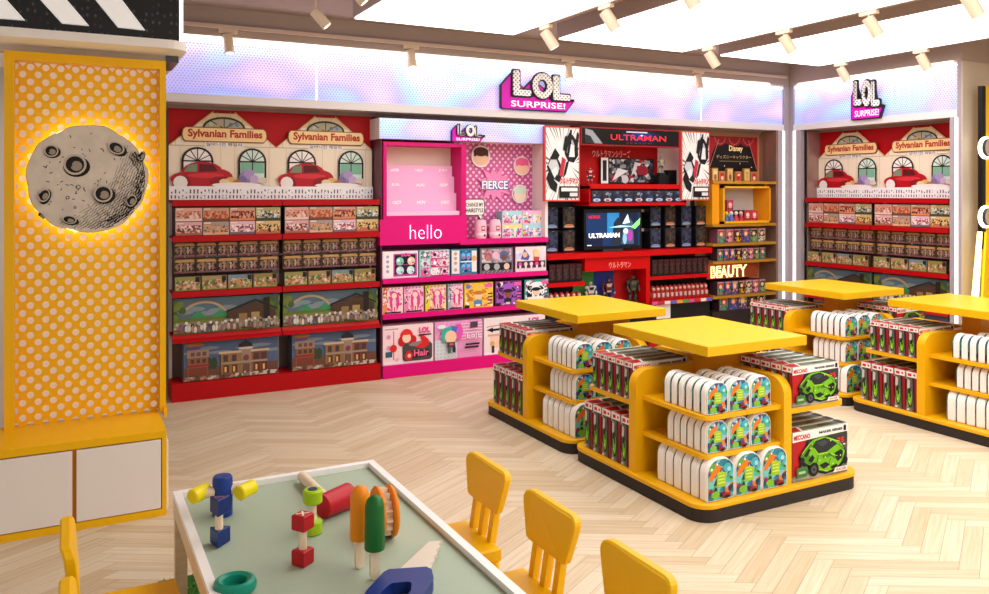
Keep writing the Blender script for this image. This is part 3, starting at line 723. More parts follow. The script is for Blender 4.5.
# capsules and pastel boxes on the pink top shelf
def capsule():
    m = MB(); m.lathe([(.052, 0), (.056, .01), (.056, .13), (.048, .165), (.02, .178), (.001, .18)], (0, 0, 0), (0, 0, 1), M('#f6c4d8', .3), 22)
    m.lathe([(.0565, .028), (.0575, .03), (.0575, .052), (.0565, .054)], (0, 0, 0), (0, 0, 1), M('#fbe3ec', .3), 22)
    P = Print(m, (-.03, -.058, .05), (.06, 0, 0), (0, 0, .07), .001); P.rect(.2, .3, .8, .95, '#b3446c'); P.rect(.3, .5, .7, .8, '#f2d9c0')
    for k in range(3): m.ball((-.025 + .025 * k, -.0, .178), .008, M('#2a1a22'), 8)
    m.ball((.015, -.056, .03), .010, M('#2a1a22'), 8); return m
for k, px in enumerate((480.5, 495)):
    Y = YH + .10; place('doll_capsule', capsule, 'caps', 'pale pink capsule on the pink top shelf, %s of two' % ('left', 'right')[k], 'toy capsule', 'pink capsules', bx(px, Y), Y, PZ0 + .001)
def pr_pastel(seed):
    def f(P):
        q = random.Random(seed); P.rect(.02, .03, .98, .97, q.choice(['#cfe6e2', '#e9d2ee', '#f4d6e2']))
        P.rect(.04, .06, .96, .68, busy(['#f4c8dc', '#6fc3c9', '#e4569a', '#f0e8ea', '#f3cf5a', '#8a5ac0', '#c8dce0'], 55, seed)); P.rect(.02, .7, .98, .97, q.choice(['#f7b8d8', '#a8d8e4', '#f4e08a'])); P.circ(.24, .8, .09, '#ffffff')
        blobs(P, 4, ['#e4569a', '#6fc3c9', '#f3cf5a', '#8a5ac0', '#f4e9ea', '#b43f78', '#5aa6d8'], (.1, .12, .9, .66), (.06, .13), seed)
        P.rect(.55, .1, .66, .7, '#f6e8ee'); P.rect(.1, .1, .3, .3, '#d8508e')
    return f
for k, (px, r) in enumerate(((512.5, 0), (532, 0), (512.5, 1), (532, 1))):
    Y = YH + .06; place('pastel_doll_box', lambda k=k: carton(.215, .12, .125, M('#d6c2dc', .4), pr_pastel(k + 3), lambda Q: Q.rect(.05, .05, .95, .95, '#8ec7c2')), ('past', k),
        'pastel doll box on the pink top shelf, %s %s of four' % (('lower', 'upper')[r], ('left', 'right')[k % 2]), 'toy box', 'pastel doll boxes on the pink top shelf', bx(px, Y), Y, PZ0 + .001 + r * .126)
# row one: ball and drawer boxes
def pr_balls(P):
    P.rect(0, 0, 1, 1, '#efe3ee'); P.rect(.03, .04, .30, .96, '#f6f0f4'); P.rect(.30, .06, .97, .90, '#c9489e')
    for u, v in ((.14, .8), (.14, .62), (.14, .44), (.14, .26)): P.circ(u, v, .06, '#b9a6c6')
    P.rect(.34, .50, .92, .86, '#15121a'); P.rect(.34, .14, .92, .48, '#241a2a')
    for u, v, c in ((.48, .62, '#7fc8bc'), (.80, .62, '#f0c9b0'), (.48, .28, '#bfe0ee'), (.78, .28, '#cfe6f2')): P.circ(u, v, .155, c).circ(u - .04, v + .04, .06, '#e8f6f4').circ(u + .05, v - .06, .035, '#c43d88')
    P.text('LOL', .52, .80, .78, .93, '#f06ab4', .05)
def pr_drawers(P):
    P.rect(0, 0, 1, 1, '#a9d7d4')
    for r in range(3):
        for c in range(3):
            col = [['#2f8f8c', '#e070b0', '#cdbfe0'], ['#bfe2ea', '#d9388c', '#f2c9d6'], ['#e86ab0', '#f5eef0', '#e9a6c8']][r][c]
            P.rect(.04 + .32 * c, .68 - .32 * r, .33 + .32 * c, .97 - .32 * r, busy([col, '#f0e4ec', col, '#b43a80', col], 90, r * 3 + c)); P.circ(.18 + .32 * c, .82 - .32 * r, .07, ['#f3e4ee', '#b42a70', '#30203a', '#ffffff'][(r + 2 * c) % 4])
        P.rect(.38, .655 - .32 * r, .97, .69 - .32 * r, '#c4186e')
def pr_blueballs(P):
    P.rect(0, 0, 1, 1, '#3d7f9c'); P.rect(.03, .05, .32, .95, '#e8e4ea')
    for v in (.82, .64, .46, .2): P.circ(.17, v, .07, ['#c7a28a', '#5b9ac0'][int(v * 10) % 2])
    P.rect(.36, .1, .78, .92, busy(['#123a6c', '#2a6ab0', '#0c2448', '#5ab0dc'], 60, 6)); P.rect(.36, .48, .97, .53, '#e2eef6')
    for u, v in ((.47, .72), (.66, .72), (.47, .3), (.66, .3)): P.circ(u, v, .13, '#3f8fd0').circ(u, v + .04, .07, '#6fc4ee').circ(u, v - .05, .05, '#d8508e')
    P.rect(.78, .1, .97, .92, '#f4e8ec'); P.circ(.87, .62, .11, '#e9ab70')
def pr_window(P):
    P.rect(0, 0, 1, 1, '#6c6870'); P.rect(.05, .42, .95, .95, busy(['#b9b6c0', '#c88a9c', '#8a8e9c', '#d8c4cc', '#7a6a74'], 42, 4)); P.circ(.24, .66, .17, '#b85a72'); P.circ(.24, .62, .10, '#b58070'); P.circ(.72, .68, .2, '#54659a'); P.circ(.72, .62, .12, '#7a4a3a'); P.circ(.46, .7, .15, '#e6b6cc')
    P.rect(.05, .12, .95, .40, '#1b161c')
    for u, c in ((.2, '#b9b9bd'), (.5, '#a8adb4'), (.8, '#e0bfb0')): P.circ(u, .25, .13, c)
    for k in range(8): P.line(.08 + k * .12, .0, .14 + k * .12, .1, .02, '#c9b8c0')
def pr_twins(P):
    P.rect(0, 0, 1, 1, '#efdfe8'); blobs(P, 10, ['#f3a8cb', '#f7e9ef', '#c9d4f2'], (.05, .5, .95, .95), (.07, .12), 4)
    P.poly([(.16, .5), (.28, .92), (.46, .6), (.4, .45)], '#5b5fae'); P.circ(.30, .68, .11, '#e7b995'); P.circ(.66, .74, .15, '#f2d27c'); P.circ(.66, .68, .10, '#f3cdb0'); P.rect(.58, .42, .76, .58, '#d9382e')
    P.rect(.04, .14, .96, .42, '#4a2348')
    for k in range(5): P.circ(.14 + k * .18, .3, .08, ['#e2569c', '#f3d9c6', '#efe4ea'][k % 3]); P.rect(.11 + k * .18, .1, .17 + k * .18, .25, '#f3dfe6')
    for k in range(9): P.line(.04 + k * .11, .0, .1 + k * .11, .1, .03, '#f2f0f4')
R1 = [(382.5, 418, 'white box with a window of four surprise balls', pr_balls, '#e9dde8'), (419.5, 449.5, 'turquoise and pink box showing little drawers', pr_drawers, '#8bbcb8'), (451, 477, 'blue box with four blue balls in a window', pr_blueballs, '#2f6a86'),
      (480, 513, 'grey barred box with dark windows', pr_window, '#5c5860'), (515.5, 546, 'lilac box with a row of little items below', pr_twins, '#b85a98')]
for k, (a, b, lab, fn, body) in enumerate(R1):
    Y = YH + .03; w = bx(b, Y) - bx(a, Y)
    place('surprise_doll_box', lambda: carton(w, .20, .232, M(body, .4), fn), ('r1', k), lab + ' on the upper magenta shelf', 'toy box', 'boxes on the upper magenta shelf', bx((a + b) / 2, Y) if 0 else (bx(a, Y) + bx(b, Y)) / 2, Y, PZ1 + .001)
# row two
def pr_doll(bg, side, hair, seed):
    def f(P):
        P.rect(0, 0, 1, 1, bg); P.rect(.02, .0, .22, 1, side); P.rect(.22, .06, .98, .94, busy([bg, '#e858a4', bg, '#f4d8e0', '#d04890', bg], 60, seed)); P.rect(.03, .3, .2, .9, busy([side, '#f4e0e4', '#3a2030', side], 70, seed))
        for k in range(5): P.line(.06 + k * .17, .90, .14 + k * .17, .98, .03, '#1d1620')
        P.rect(.24, .86, .95, .93, '#f7c4d8'); P.ell(.58, .46, .24, .38, '#e33f97', 14); P.circ(.56, .68, .11, '#f3d3c2'); P.ell(.56, .42, .10, .18, hair, 10)
        P.rect(.48, .08, .54, .30, '#f3d3c2'); P.rect(.60, .08, .66, .30, '#f3d3c2'); P.rect(.1, .02, .9, .07, '#2b1626')
    return f
def pr_bigdoll(bg, hair, skin, acc):
    def f(P):
        P.rect(0, 0, 1, 1, bg); P.rect(.04, .04, .98, .97, busy([bg, hair[1], bg, '#e85aa0', bg, hair[0], '#f2e6e0'], 38, int(bg[1:3], 16) % 9))
        for k in range(4): P.rect(.80, .12 + k * .13, .98, .17 + k * .13, '#16121a')
        P.ell(.45, .5, .36, .40, hair[0], 18); P.ell(.28, .36, .14, .3, hair[1], 12); P.ell(.64, .38, .15, .3, hair[1], 12); P.ell(.46, .74, .32, .16, hair[1], 14, .2)
        P.rect(.10, .28, .30, .74, busy([hair[0], hair[1], hair[0]], 60, 2)); P.rect(.60, .3, .82, .76, busy([hair[1], hair[0], hair[1]], 60, 3)); P.circ(.47, .50, .17, skin); P.ell(.47, .60, .19, .08, hair[0], 12)
        P.rect(.32, .12, .60, .30, acc[0]); P.rect(.38, .05, .54, .14, acc[1]); P.rect(.70, .8, .97, .95, '#ec5fa8'); P.circ(.12, .86, .09, acc[0]); P.rect(.0, .0, .16, .12, '#20161e')
    return f
R2 = [(382.5, 403, 'coral striped doll box', pr_doll('#f6d4d2', '#f08a5a', '#f0c8d0', 1), '#e88a78'), (404, 423.5, 'pink wavy edged doll box', pr_doll('#f2b8d0', '#e884b8', '#f6d6d6', 2), '#d85f9c'),
      (425.5, 446, 'yellow striped doll box', pr_doll('#ecd68a', '#e8d23c', '#e9c6c8', 3), '#d8c22c'), (448, 463, 'pink and pale blue doll box', pr_doll('#e9c3d4', '#9fb6c8', '#f0dcd6', 4), '#8fa8bc'),
      (464.5, 493, 'bright yellow box with golden hair art', pr_bigdoll('#f2cf3a', ('#c87a2a', '#f0c24a'), '#f0cba8', ('#4a8ac4', '#f4f0ea')), '#d8b828'),
      (495.5, 521.5, 'purple box with dark purple hair art', pr_bigdoll('#8a3a8e', ('#3a1238', '#a05ac4'), '#8a5038', ('#241a3a', '#d8d2c0')), '#4a1c4c'),
      (524.5, 548.5, 'teal box with white cap art', pr_bigdoll('#3f9a9c', ('#16121a', '#eef0f4'), '#f0c6ae', ('#f2f0f0', '#e9e4ec')), '#2c2c3c')]
for k, (a, b, lab, fn, body) in enumerate(R2):
    Y = YH + .03; w = bx(b, Y) - bx(a, Y)
    place('fashion_doll_box', lambda: carton(w, .12, .225, M(body, .4), fn), ('r2', k), lab + ' on the middle magenta shelf', 'toy box', 'boxes on the middle magenta shelf', (bx(a, Y) + bx(b, Y)) / 2, Y, PZ2 + .001)
# row three
def pr_redhair(P):
    P.rect(0, 0, 1, 1, '#f6d8de'); P.rect(.02, .02, .98, .10, '#f0e9f0'); P.rect(.20, .12, .22, .86, '#e8579c'); P.rect(.04, .9, .3, .93, '#b9a0a8')
    for v in (.72, .44): P.circ(.11, v, .075, '#e9c6d6').circ(.11, v, .05, '#d98ab0')
    P.rect(.05, .20, .18, .34, '#2f5f6e'); P.ring(.27, .12, .04, .015, '#e8579c')
    P.ell(.46, .70, .13, .20, '#d8262a', 16); P.ell(.36, .58, .07, .13, '#c81c22', 12); P.ell(.58, .60, .08, .13, '#c81c22', 12); P.circ(.46, .66, .12, '#f6d2bd'); P.ell(.46, .80, .11, .06, '#e2302e', 12)
    P.ell(.20, .42, .07, .1, '#d8262a', 12); P.rr(.38, .06, .97, .52, .09, '#4c4447'); P.poly([(.42, .10), (.93, .16), (.90, .34), (.42, .30)], '#2a2426'); P.ell(.72, .50, .22, .06, '#8a7f80', 14, .1)
    P.poly([(.62, .42), (.76, .52), (.74, .66), (.66, .72), (.80, .70), (.90, .58), (.90, .44), (.78, .36)], '#d8262a'); P.ell(.50, .20, .08, .13, '#c82a2c', 12); P.circ(.51, .2, .05, '#f0b8a8')
    P.text('LOL', .70, .76, .93, .92, '#e8579c', .06); P.rect(.70, .70, .95, .735, '#1e161c'); P.text('Hair', .60, .17, .90, .34, '#f06a9c', .03, slant=.0)
def pr_pinkteal(P):
    P.rect(0, 0, 1, 1, '#ee9cd0'); P.rect(0, 0, .46, .52, '#d3dde4')
    for i in range(6):
        for j in range(5): P.circ(.05 + .075 * i, .06 + .1 * j, .014, '#8a93a8', 6)
    for k in range(7): P.line(.0 + k * .09, .60, .22 + k * .09, .98, .02, '#f6bfe0')
    for k in range(6): P.rect(.55, .50 + k * .08, 1, .53 + k * .08, '#f7d5ea')
    for k in range(8): P.line(.5, .05 + k * .055, 1, .08 + k * .055, .012, '#f4b6dc')
    P.ell(.20, .66, .09, .2, '#45b0a4', 14); P.ell(.47, .72, .10, .22, '#df56b4', 14); P.poly([(.18, .70), (.24, .86), (.36, .90), (.38, .7)], '#3fb4b0'); P.poly([(.32, .88), (.46, .86), (.42, .7), (.34, .72)], '#4a6fd0')
    P.circ(.31, .60, .17, '#f3c9a8'); P.rect(.24, .33, .40, .46, '#3a3a40'); P.rect(.28, .38, .37, .43, '#d84a86'); P.rect(.25, .17, .31, .34, '#4c5a52'); P.rect(.35, .18, .41, .34, '#2c2226')
    P.ell(.12, .88, .09, .055, '#e4f0ee', 12); P.rect(.72, .80, .88, .96, '#4a3a48')
    P.text('LOL', .62, .50, .95, .66, '#ffffff', .10).text('LOL', .625, .505, .945, .655, '#e66ab8', .02); P.rect(.62, .34, .92, .39, '#241a22'); P.rect(.60, .26, .90, .31, '#241a22')
def pr_jewel(P):
    P.rect(0, 0, 1, 1, '#eddde0'); P.rect(.0, .0, 1, .08, '#f3ecf2'); P.line(.04, .76, .40, .82, .02, '#c87a5a'); P.poly([(.04, .68), (.14, .74), (.14, .70), (.45, .72), (.45, .66), (.14, .64), (.14, .60)], '#1d171b')
    P.rect(.10, .18, .42, .56, '#f2c8b4'); P.rect(.06, .5, .45, .56, '#d9a88e'); P.circ(.31, .33, .14, '#5a4436').circ(.31, .33, .09, '#cfa874'); P.circ(.13, .30, .07, '#d9b06a'); P.rect(.12, .05, .16, .24, '#3a2a2a'); P.text('LOL', .72, .78, .92, .93, '#d83a98', .06)
R3 = [(382.8, 433.3, 'pale pink box with long red hair art', pr_redhair, '#e9d4da'), (434.8, 482, 'pink box with teal and violet hair art', pr_pinkteal, '#c8a0bc'), (484, 545, 'off white box with a black arrow, half hidden by stand', pr_jewel, '#d8c6ca')]
for k, (a, b, lab, fn, body) in enumerate(R3):
    Y = YH + .02; w = bx(b, Y) - bx(a, Y)
    place('large_doll_box', lambda: carton(w, .14, .335, M(body, .4), fn), ('r3', k), lab + ' on the magenta base', 'toy box', 'large boxes on the magenta base', (bx(a, Y) + bx(b, Y)) / 2, Y, PZB + .001)

# ------------------------------------------------------------------ red hero toy section
UX0, UX1 = 4.03, 6.04; UL = UX1 - UX0; YF = YH - .03
REDH = M('#c40006', .45, spec=.2); GLS = M('#15131a', .3)
def lz(py, px=600, Y=YH): return bz(px, py, Y)
t = thing('red_shelving_unit', 'red and black shelving unit with a screen in its middle', 'shelving', (UX0, YH, 0))
m = MB(); m.box(0, .25, 0, UL, .262, 2.285, M('#141218', .6)); m.box(.40, .24, 1.60, 1.50, .25, 2.285, M('#b8060c', .5, spec=.2)); m.box(0.01, .24, 1.60, .40, .25, 2.285, M('#e4cfcb', .6)); m.box(1.50, .24, 1.60, UL, .25, 2.285, M('#e4cfcb', .6)); m.build('back_panel', t)
m = MB(); m.box(0, .01, 0, UL, .24, .47, M('#17151a', .5)); m.box(1.30, .008, .30, 1.48, .01, .47, M('#e9e4e2', .5)); m.build('base', t)
SHZ = bz(590, 203.5, YF)
s0, s1 = bx(588, YF) - UX0, bx(685, YF) - UX0
ztop, zbot = bz(588, 184, YF), bz(588, 204, YF)
m = MB(); m.box(s0, -.05, ztop - .045, s1, .235, ztop, REDH); m.box(s0, -.05, zbot - .02, s1, .235, zbot + .01, REDH); m.box(s0, -.05, zbot, s0 + .015, .235, ztop - .02, REDH); m.box(s1 - .015, -.05, zbot, s1, .235, ztop - .02, M('#1a0c0e', .5)); m.build('shelf', t)
zc1, zc0 = bz(600, 252.5, YF), bz(600, 258, YF)     # long red counter
m = MB(); m.box(.0, -.03, zc0, UL, .24, zc1, REDH); m.build('counter_shelf', t)
zl1 = bz(600, 280.5, YH)
c0, c1 = bx(585, YH) - UX0, bx(650, YH) - UX0
m = MB(); m.box(0.01, 0, zl1 - .04, c0, .24, zl1, REDH); m.build('shelf', t)
m = MB(); m.box(c1, 0, zl1 - .03, UL, .24, zl1 + .005, REDH); m.build('shelf', t)
zb1 = bz(680, 299, YH)
m = MB(); m.box(c1, -.03, zb1 - .04, UL, .24, zb1, REDH)
for k in range(10):
    w = (UL - c1) / 10; m.box(c1 + w * k + .004, -.033, zb1 - .036, c1 + w * k + w - .004, -.03, zb1 - .004, M(['#c85a9c', '#4a9a5c', '#d8a83a', '#4a6ac0', '#e8e4e0', '#b8303c'][k * 5 % 6], .5))
m.build('shelf', t)
m = MB(); m.box(0.01, 0, zb1 - .04, c0, .24, zb1, REDH); m.build('shelf', t)
# central red display with three coloured niches
nz0, nz1 = .47, bz(600, 271, YH)
m = MB(); m.box(c0, 0, nz1, c1, .235, zc0, REDH); m.box(c1 - .05, 0, nz0, c1, .235, nz1, REDH); m.box(c0, .225, nz0, c1, .235, nz1, REDH)
nw = (c1 - c0 - .05) / 3
for k, col in enumerate(('#3f8a3c', '#2a3f9e', '#c4141a')): m.box(c0 + nw * k, .215, nz0, c0 + nw * (k + 1), .225, nz1, M(col, .5))
P = Print(m, (bx(609, YH) - UX0, 0, bz(609, 268.5, YH)), (bx(631, YH) - bx(609, YH), 0, 0), (0, 0, .06), .001); P.text('ウルトラマン', 0, 0, 1, 1, '#f4c8c4', .03).text('ウルトラマン', .01, .04, .99, .96, '#c80c12', -.01)
m.build('niche_display', t)
for z in (1.60, 1.40): pass
# peg rails behind the hanging boxes
for (a, b) in ((0.02, bx(580, YH) - UX0), (bx(645, YH) - UX0, UL)):
    for py in (211, 231): 
        z = bz(600, py, YH + .1); m = MB(); m.box(a, .20, z - .02, b, .22, z + .01, M('#c4aea6', .5)); m.build('peg_rail', t)
for px in (677.5, 693.5):
    x = bx(px, YH) - UX0 + .1; m = MB(); m.box(x, .225, 1.15, x + .05, .24, 1.56, M('#c9b2a8', .5)); m.build('upright', t)
# posters
def poster(x0, x1, z0, z1, lab):
    w, h = x1 - x0, z1 - z0; m = MB(); m.box(0, 0, 0, w, .04, h, M('#e2504a', .4)); m.box(.012, -.002, .012, w - .012, 0, h - .012, M('#f2f0f0', .4))
    P = Print(m, (.012, -.002, .012), (w - .024, 0, 0), (0, 0, h - .024), .0007)
    q = random.Random(2)
    for k in range(46):
        a = 2 * PI * k / 46 + q.uniform(-.04, .04); r0, r1 = q.uniform(.20, .34), .9; ca, sa = math.cos(a), math.sin(a); wd = q.uniform(.006, .02)
        pts = [(.5 + ca * r0 * 1.2, .5 + sa * r0), (.5 + ca * r1 - sa * wd, .5 + sa * r1 * .9 + ca * wd), (.5 + ca * r1 + sa * wd, .5 + sa * r1 * .9 - ca * wd)]
        pts = [(min(1, max(0, u)), min(1, max(0, v))) for u, v in pts]; P.poly(pts, '#6f6f74' if k % 3 else '#26262a'); P.same()
    P.k += 1
    # plain brush strokes in black, grey and red
    P.poly([(.02, .46), (.14, .60), (.30, .62), (.44, .50), (.50, .36), (.40, .24), (.20, .30), (.06, .40)], '#1a1a1e'); P.poly([(.06, .48), (.18, .60), (.30, .58), (.40, .44), (.34, .34), (.16, .40)], '#c9cbd0'); P.poly([(.40, .34), (.48, .60), (.60, .56), (.50, .32)], '#c02a48')
    P.poly([(.56, .64), (.60, .84), (.70, .94), (.82, .90), (.96, .80), (.98, .62), (.84, .52), (.66, .54)], '#16161a'); P.poly([(.62, .66), (.70, .84), (.80, .84), (.90, .72), (.82, .60)], '#b9bbc2'); P.poly([(.70, .56), (.60, .36), (.50, .30), (.60, .52)], '#141418')
    for pts_ in ([(0, .30), (.10, .44), (.20, .30), (.34, .22), (.30, .10), (.12, .16)], [(.62, .60), (.72, .98), (.78, .98), (.74, .62)], [(.80, .60), (.94, .96), (1, .92), (.92, .58)], [(.10, .56), (.26, .72), (.40, .62), (.34, .56)], [(.50, .70), (.56, .88), (.62, .90), (.60, .66)]): P.poly(pts_, '#141418')
    for pts_ in ([(.68, .60), (.74, .78), (.84, .76), (.86, .60)], [(.14, .40), (.30, .46), (.34, .38), (.24, .30)]): P.poly(pts_, '#e6e7ea')
    P.text('ウルトラマン', .40, .22, .96, .31, '#d81a20', .04); P.rect(.38, .03, .98, .19, '#111114'); P.rect(.44, .12, .94, .17, '#eceaea'); P.rect(.70, .05, .94, .10, '#d9d9dc')
    tag(m.build('hero_poster', None, (x0, YF - .04, z0)), lab, 'poster')
poster(bx(544.8, YF - .04), bx(579.7, YF - .04), bz(546, 201.3, YF - .04), bz(546, 126, YF - .04), 'red framed black and white burst poster left of the black title sign')
poster(bx(681.5, YF - .04), bx(709.5, YF - .04), bz(684, 200.3, YF), bz(684, 131.4, YF), 'red framed black and white burst poster right of the black title sign')
# title sign
a, b = bx(580.3, YF), bx(678.5, YF); z0, z1 = bz(600, 145.6, YF), bz(600, 127.2, YF)
m = MB(); w, h = b - a, z1 - z0; m.box(0, 0, 0, w, .10, h, M('#a81420', .4)); m.box(.012, -.003, .012, w - .012, 0, h - .012, M('#08080c', .3))
P = Print(m, (.012, -.003, .012), (w - .024, 0, 0), (0, 0, h - .024), .001)
P.ell(.60, .55, .22, .42, M('#0c1640', .4)).ell(.60, .6, .12, .3, M('#1c3480', .4)).poly([(.03, .05), (.03, .95), (.10, .85), (.17, .3), (.20, .05)], '#9aa0a8').poly([(.03, .05), (.03, .6), (.08, .5), (.12, .05)], '#2a2a30')
P.rect(.44, .80, .66, .88, M('#d8dcf0', .4)); P.text('ULTRAMAN', .28, .30, .86, .66, M('#d02430', .4, .8), .012); P.poly([(.585, .64), (.60, .70), (.615, .64), (.60, .58)], M('#9fc4ff', .4, 1)); P.text('S E A S O N', .44, .10, .70, .17, '#8a4a4a', .01)
tag(m.build('title_sign', None, (a, YF - .01, z0)), 'black title sign with red capital letters between the two posters', 'sign')
# small artwork panel and figures above the shelf
Yp = YH + .19; a, b = bx(601, Yp), bx(654, Yp); z0, z1 = ztop + .01, bz(620, 158, Yp)
m = MB(); w, h = b - a, z1 - z0; m.box(0, 0, 0, w, .02, h, '#101014'); P = Print(m, (0, 0, 0), (w, 0, 0), (0, 0, h), .001)
P.rect(0, 0, .13, 1, '#ecebea'); P.rect(.03, .1, .10, .9, '#1a1a1e'); P.rect(.15, .05, .98, .95, busy(['#14161c', '#8a8e96', '#14161c', '#4a4e5a', '#a01c2c', '#c8cacc', '#2a2c34'], 26, 7)); blobs(P, 3, ['#8a8e96', '#2a2c34', '#a01c2c', '#c8cacc', '#4a4e5a', '#d2c25a', '#5a1018'], (.2, .15, .95, .85), (.08, .2), 6); P.poly([(.2, .1), (.5, .5), (.3, .6)], '#d8dadc').poly([(.55, .3), (.75, .8), (.62, .85)], '#c9ccd0').rect(.66, .35, .84, .7, '#8a1424')
tag(m.build('artwork_panel', None, (a, Yp, z0)), 'dark comic style artwork panel standing on the red shelf', 'poster')
m = MB(); w = bx(630, Yp) - bx(592, Yp); P = Print(m, (0, -.002, 0), (w, 0, 0), (0, 0, .075), .001); m.box(.0, 0, 0, .01, .004, .01, REDH); P.text('ウルトラマンシリーズ', 0, 0, 1, 1, '#f2a8a4', .02)
tag(m.build('script_lettering', None, (bx(592, Yp + .05), YH + .236, bz(592, 157, YH + .24))), 'pale script lettering on the red wall above the artwork panel', 'sign')
def figure(h, cols, name, lab, X, Y, Z, group=None, rz=0, stand=None):
    """generic armoured toy robot on its feet"""
    t = thing(name, lab, 'action figure', (X, Y, Z), rz, group); A, B_, D = [M(c, .35) for c in cols]; k = h
    m = MB()
    for s in (-1, 1):
        m.cyl((s * .13 * k, .0, .0), (s * .12 * k, 0, .24 * k), .062 * k, .050 * k, A, 10); m.cyl((s * .12 * k, 0, .24 * k), (s * .07 * k, 0, .48 * k), .055 * k, .072 * k, B_, 10)
        m.box(s * .13 * k - .05 * k, -.10 * k, 0, s * .13 * k + .05 * k, .05 * k, .045 * k, A); m.ball((s * .12 * k, -.02 * k, .25 * k), .052 * k, D, 8)
        m.ball((s * .20 * k, 0, .76 * k), .075 * k, A, 10); m.cyl((s * .20 * k, 0, .76 * k), (s * .26 * k, -.02 * k, .60 * k), .045 * k, .038 * k, B_, 9)
        m.cyl((s * .26 * k, -.02 * k, .60 * k), (s * .23 * k, -.09 * k, .46 * k), .045 * k, .04 * k, A, 9); m.ball((s * .23 * k, -.10 * k, .44 * k), .04 * k, D, 8)
    m.prism([(-.09 * k, .44 * k), (.09 * k, .44 * k), (.12 * k, .56 * k), (.17 * k, .74 * k), (.10 * k, .83 * k), (-.10 * k, .83 * k), (-.17 * k, .74 * k), (-.12 * k, .56 * k)], 'y', -.075 * k, .07 * k, A)
    m.prism([(-.08 * k, .66 * k), (.08 * k, .66 * k), (.12 * k, .78 * k), (-.12 * k, .78 * k)], 'y', -.095 * k, -.075 * k, D); m.box(-.10 * k, -.085 * k, .47 * k, .10 * k, .08 * k, .52 * k, D)
    m.build('body', t)
    m = MB(); m.cyl((0, 0, .82 * k), (0, 0, .86 * k), .04 * k, .04 * k, B_, 9); m.ball((0, -.01 * k, .915 * k), .07 * k, A, 10, (1, 1, 1.25)); m.box(-.045 * k, -.085 * k, .90 * k, .045 * k, -.06 * k, .925 * k, D); m.build('head', t)
    return t
for k, (px, cols, h, lab) in enumerate(((590.5, ('#c8beb4', '#5a4a44', '#241c1c'), .24, 'pale armoured toy figure before the green niche panel'), (608, ('#5c1c22', '#26222c', '#b8a8a0'), .27, 'dark red armoured toy figure before the blue niche panel'), (632.5, ('#3c4038', '#26241f', '#5a5c48'), .28, 'dark green armoured toy figure before the red niche panel'))):
    Y = YH + .12; figure(h, cols, 'action_figure', lab, bx(px, Y), Y, nz0)
Y = YH + .11
figure(.17, ('#a01a24', '#3a2a30', '#c8c0bc'), 'action_figure', 'small red figurine on the red shelf beside the left poster', bx(588, Y) + .02, Y, ztop + .001)
m = MB(); m.box(-.065, -.05, 0, .065, .05, .10, '#0e0e12'); m.box(-.035, -.03, .10, .035, .03, .12, '#1c1c20'); tag(m.build('figurine_plinth', None, (bx(661, Y), Y, ztop + .001)), 'black display plinth under the silver figurine on the red shelf', 'plinth')
figure(.17, ('#9a9ca0', '#4a4c52', '#c8b04a'), 'action_figure', 'silver figurine standing on the black plinth', bx(661, Y), Y, ztop + .1225)
m = MB(); m.box(-.055, -.04, 0, .055, .04, .15, '#0c0c10'); tag(m.build('display_block', None, (bx(670, Y + .02), Y + .02, ztop + .001)), 'black display block right of the silver figurine', 'plinth')
def pr_hero(seed):
    def f(P):
        P.rect(.02, .02, .98, .98, '#20263c'); q = random.Random(seed); P.rect(.0, .62, 1, .98, '#2a2d3a'); blobs(P, 9, ['#3c5ca8', '#5a6a8a', '#2a3a6a', '#8a94a8', '#3a3034'], (.15, .3, .85, .9), (.08, .14), seed)
        P.ell(.5, .22, .36, .14, '#c8ccd8', 10).ell(.5, .20, .2, .09, '#b0383c' if seed % 2 else '#5a8ad0', 10); P.line(.1, .92, .9, .96, .02, '#5c5f6a')
    return f
n = 9
for k in range(n):
    w = (s1 - s0 - .06) / n; place('hero_box', lambda k=k: carton(w - .004, .16, ztop - zbot - .075, M('#1c1c26', .4), pr_hero(k % 3)), ('hb', k % 3),
        'blue and black hero box on the upper red shelf, %s from left' % ORD[k], 'toy box', 'hero boxes on the upper red shelf', UX0 + s0 + .03 + w * (k + .5), YF - .01, zbot + .012)
def pr_tall(gold):
    def f(P):
        P.rect(.03, .02, .97, .98, '#1a1c28'); P.rect(.08, .22, .92, .92, busy(['#1c2032', '#2c3452', '#141624', '#3c4668', '#1c2032'] if not gold else ['#241f1e', '#38302a', '#181414', '#4a3c30', '#241f1e'], 60, 1)); P.ell(.5, .58, .14, .26, '#39415e' if not gold else '#4a3e36', 10); P.ell(.38, .4, .06, .16, '#303852' if not gold else '#3c332e', 8); P.ell(.64, .4, .06, .16, '#303852' if not gold else '#3c332e', 8)
        P.ell(.5, .12, .40, .09, '#6f86b8' if not gold else '#b9764a', 10); P.rect(.1, .05, .9, .1, '#9aa2b4' if not gold else '#c8a088'); P.line(.5, .96, .7, .99, .02, '#8a8c90')
    return f
cols_ = [(544, 559.5), (562, 576)]; colsR = [(649, 662), (664.5, 676), (680.5, 692), (695, 706.5)]
for g, (cl, side) in enumerate(((cols_, 'left'), (colsR, 'right'))):
    for r in range(2):
        for k, (a, b) in enumerate(cl):
            Y = YH + .10; A, B_ = bx(a, Y), bx(b, Y); A = max(A, UX0 + .02); w = .14; px = (a + b) / 2
            top = bz(600, (207, 229.6)[r], Y)
            place('window_figure_box', lambda k=k: carton(w, .10, .205, M('#171820', .35), pr_tall(k % 2)), ('tall', k % 2),
                'tall dark figure box hanging %s of the screen, %s row, %s from left' % (side, ('upper', 'lower')[r], ORD[k]), 'toy box', 'tall figure boxes beside the screen', (A + B_) / 2, Y, top - .205)
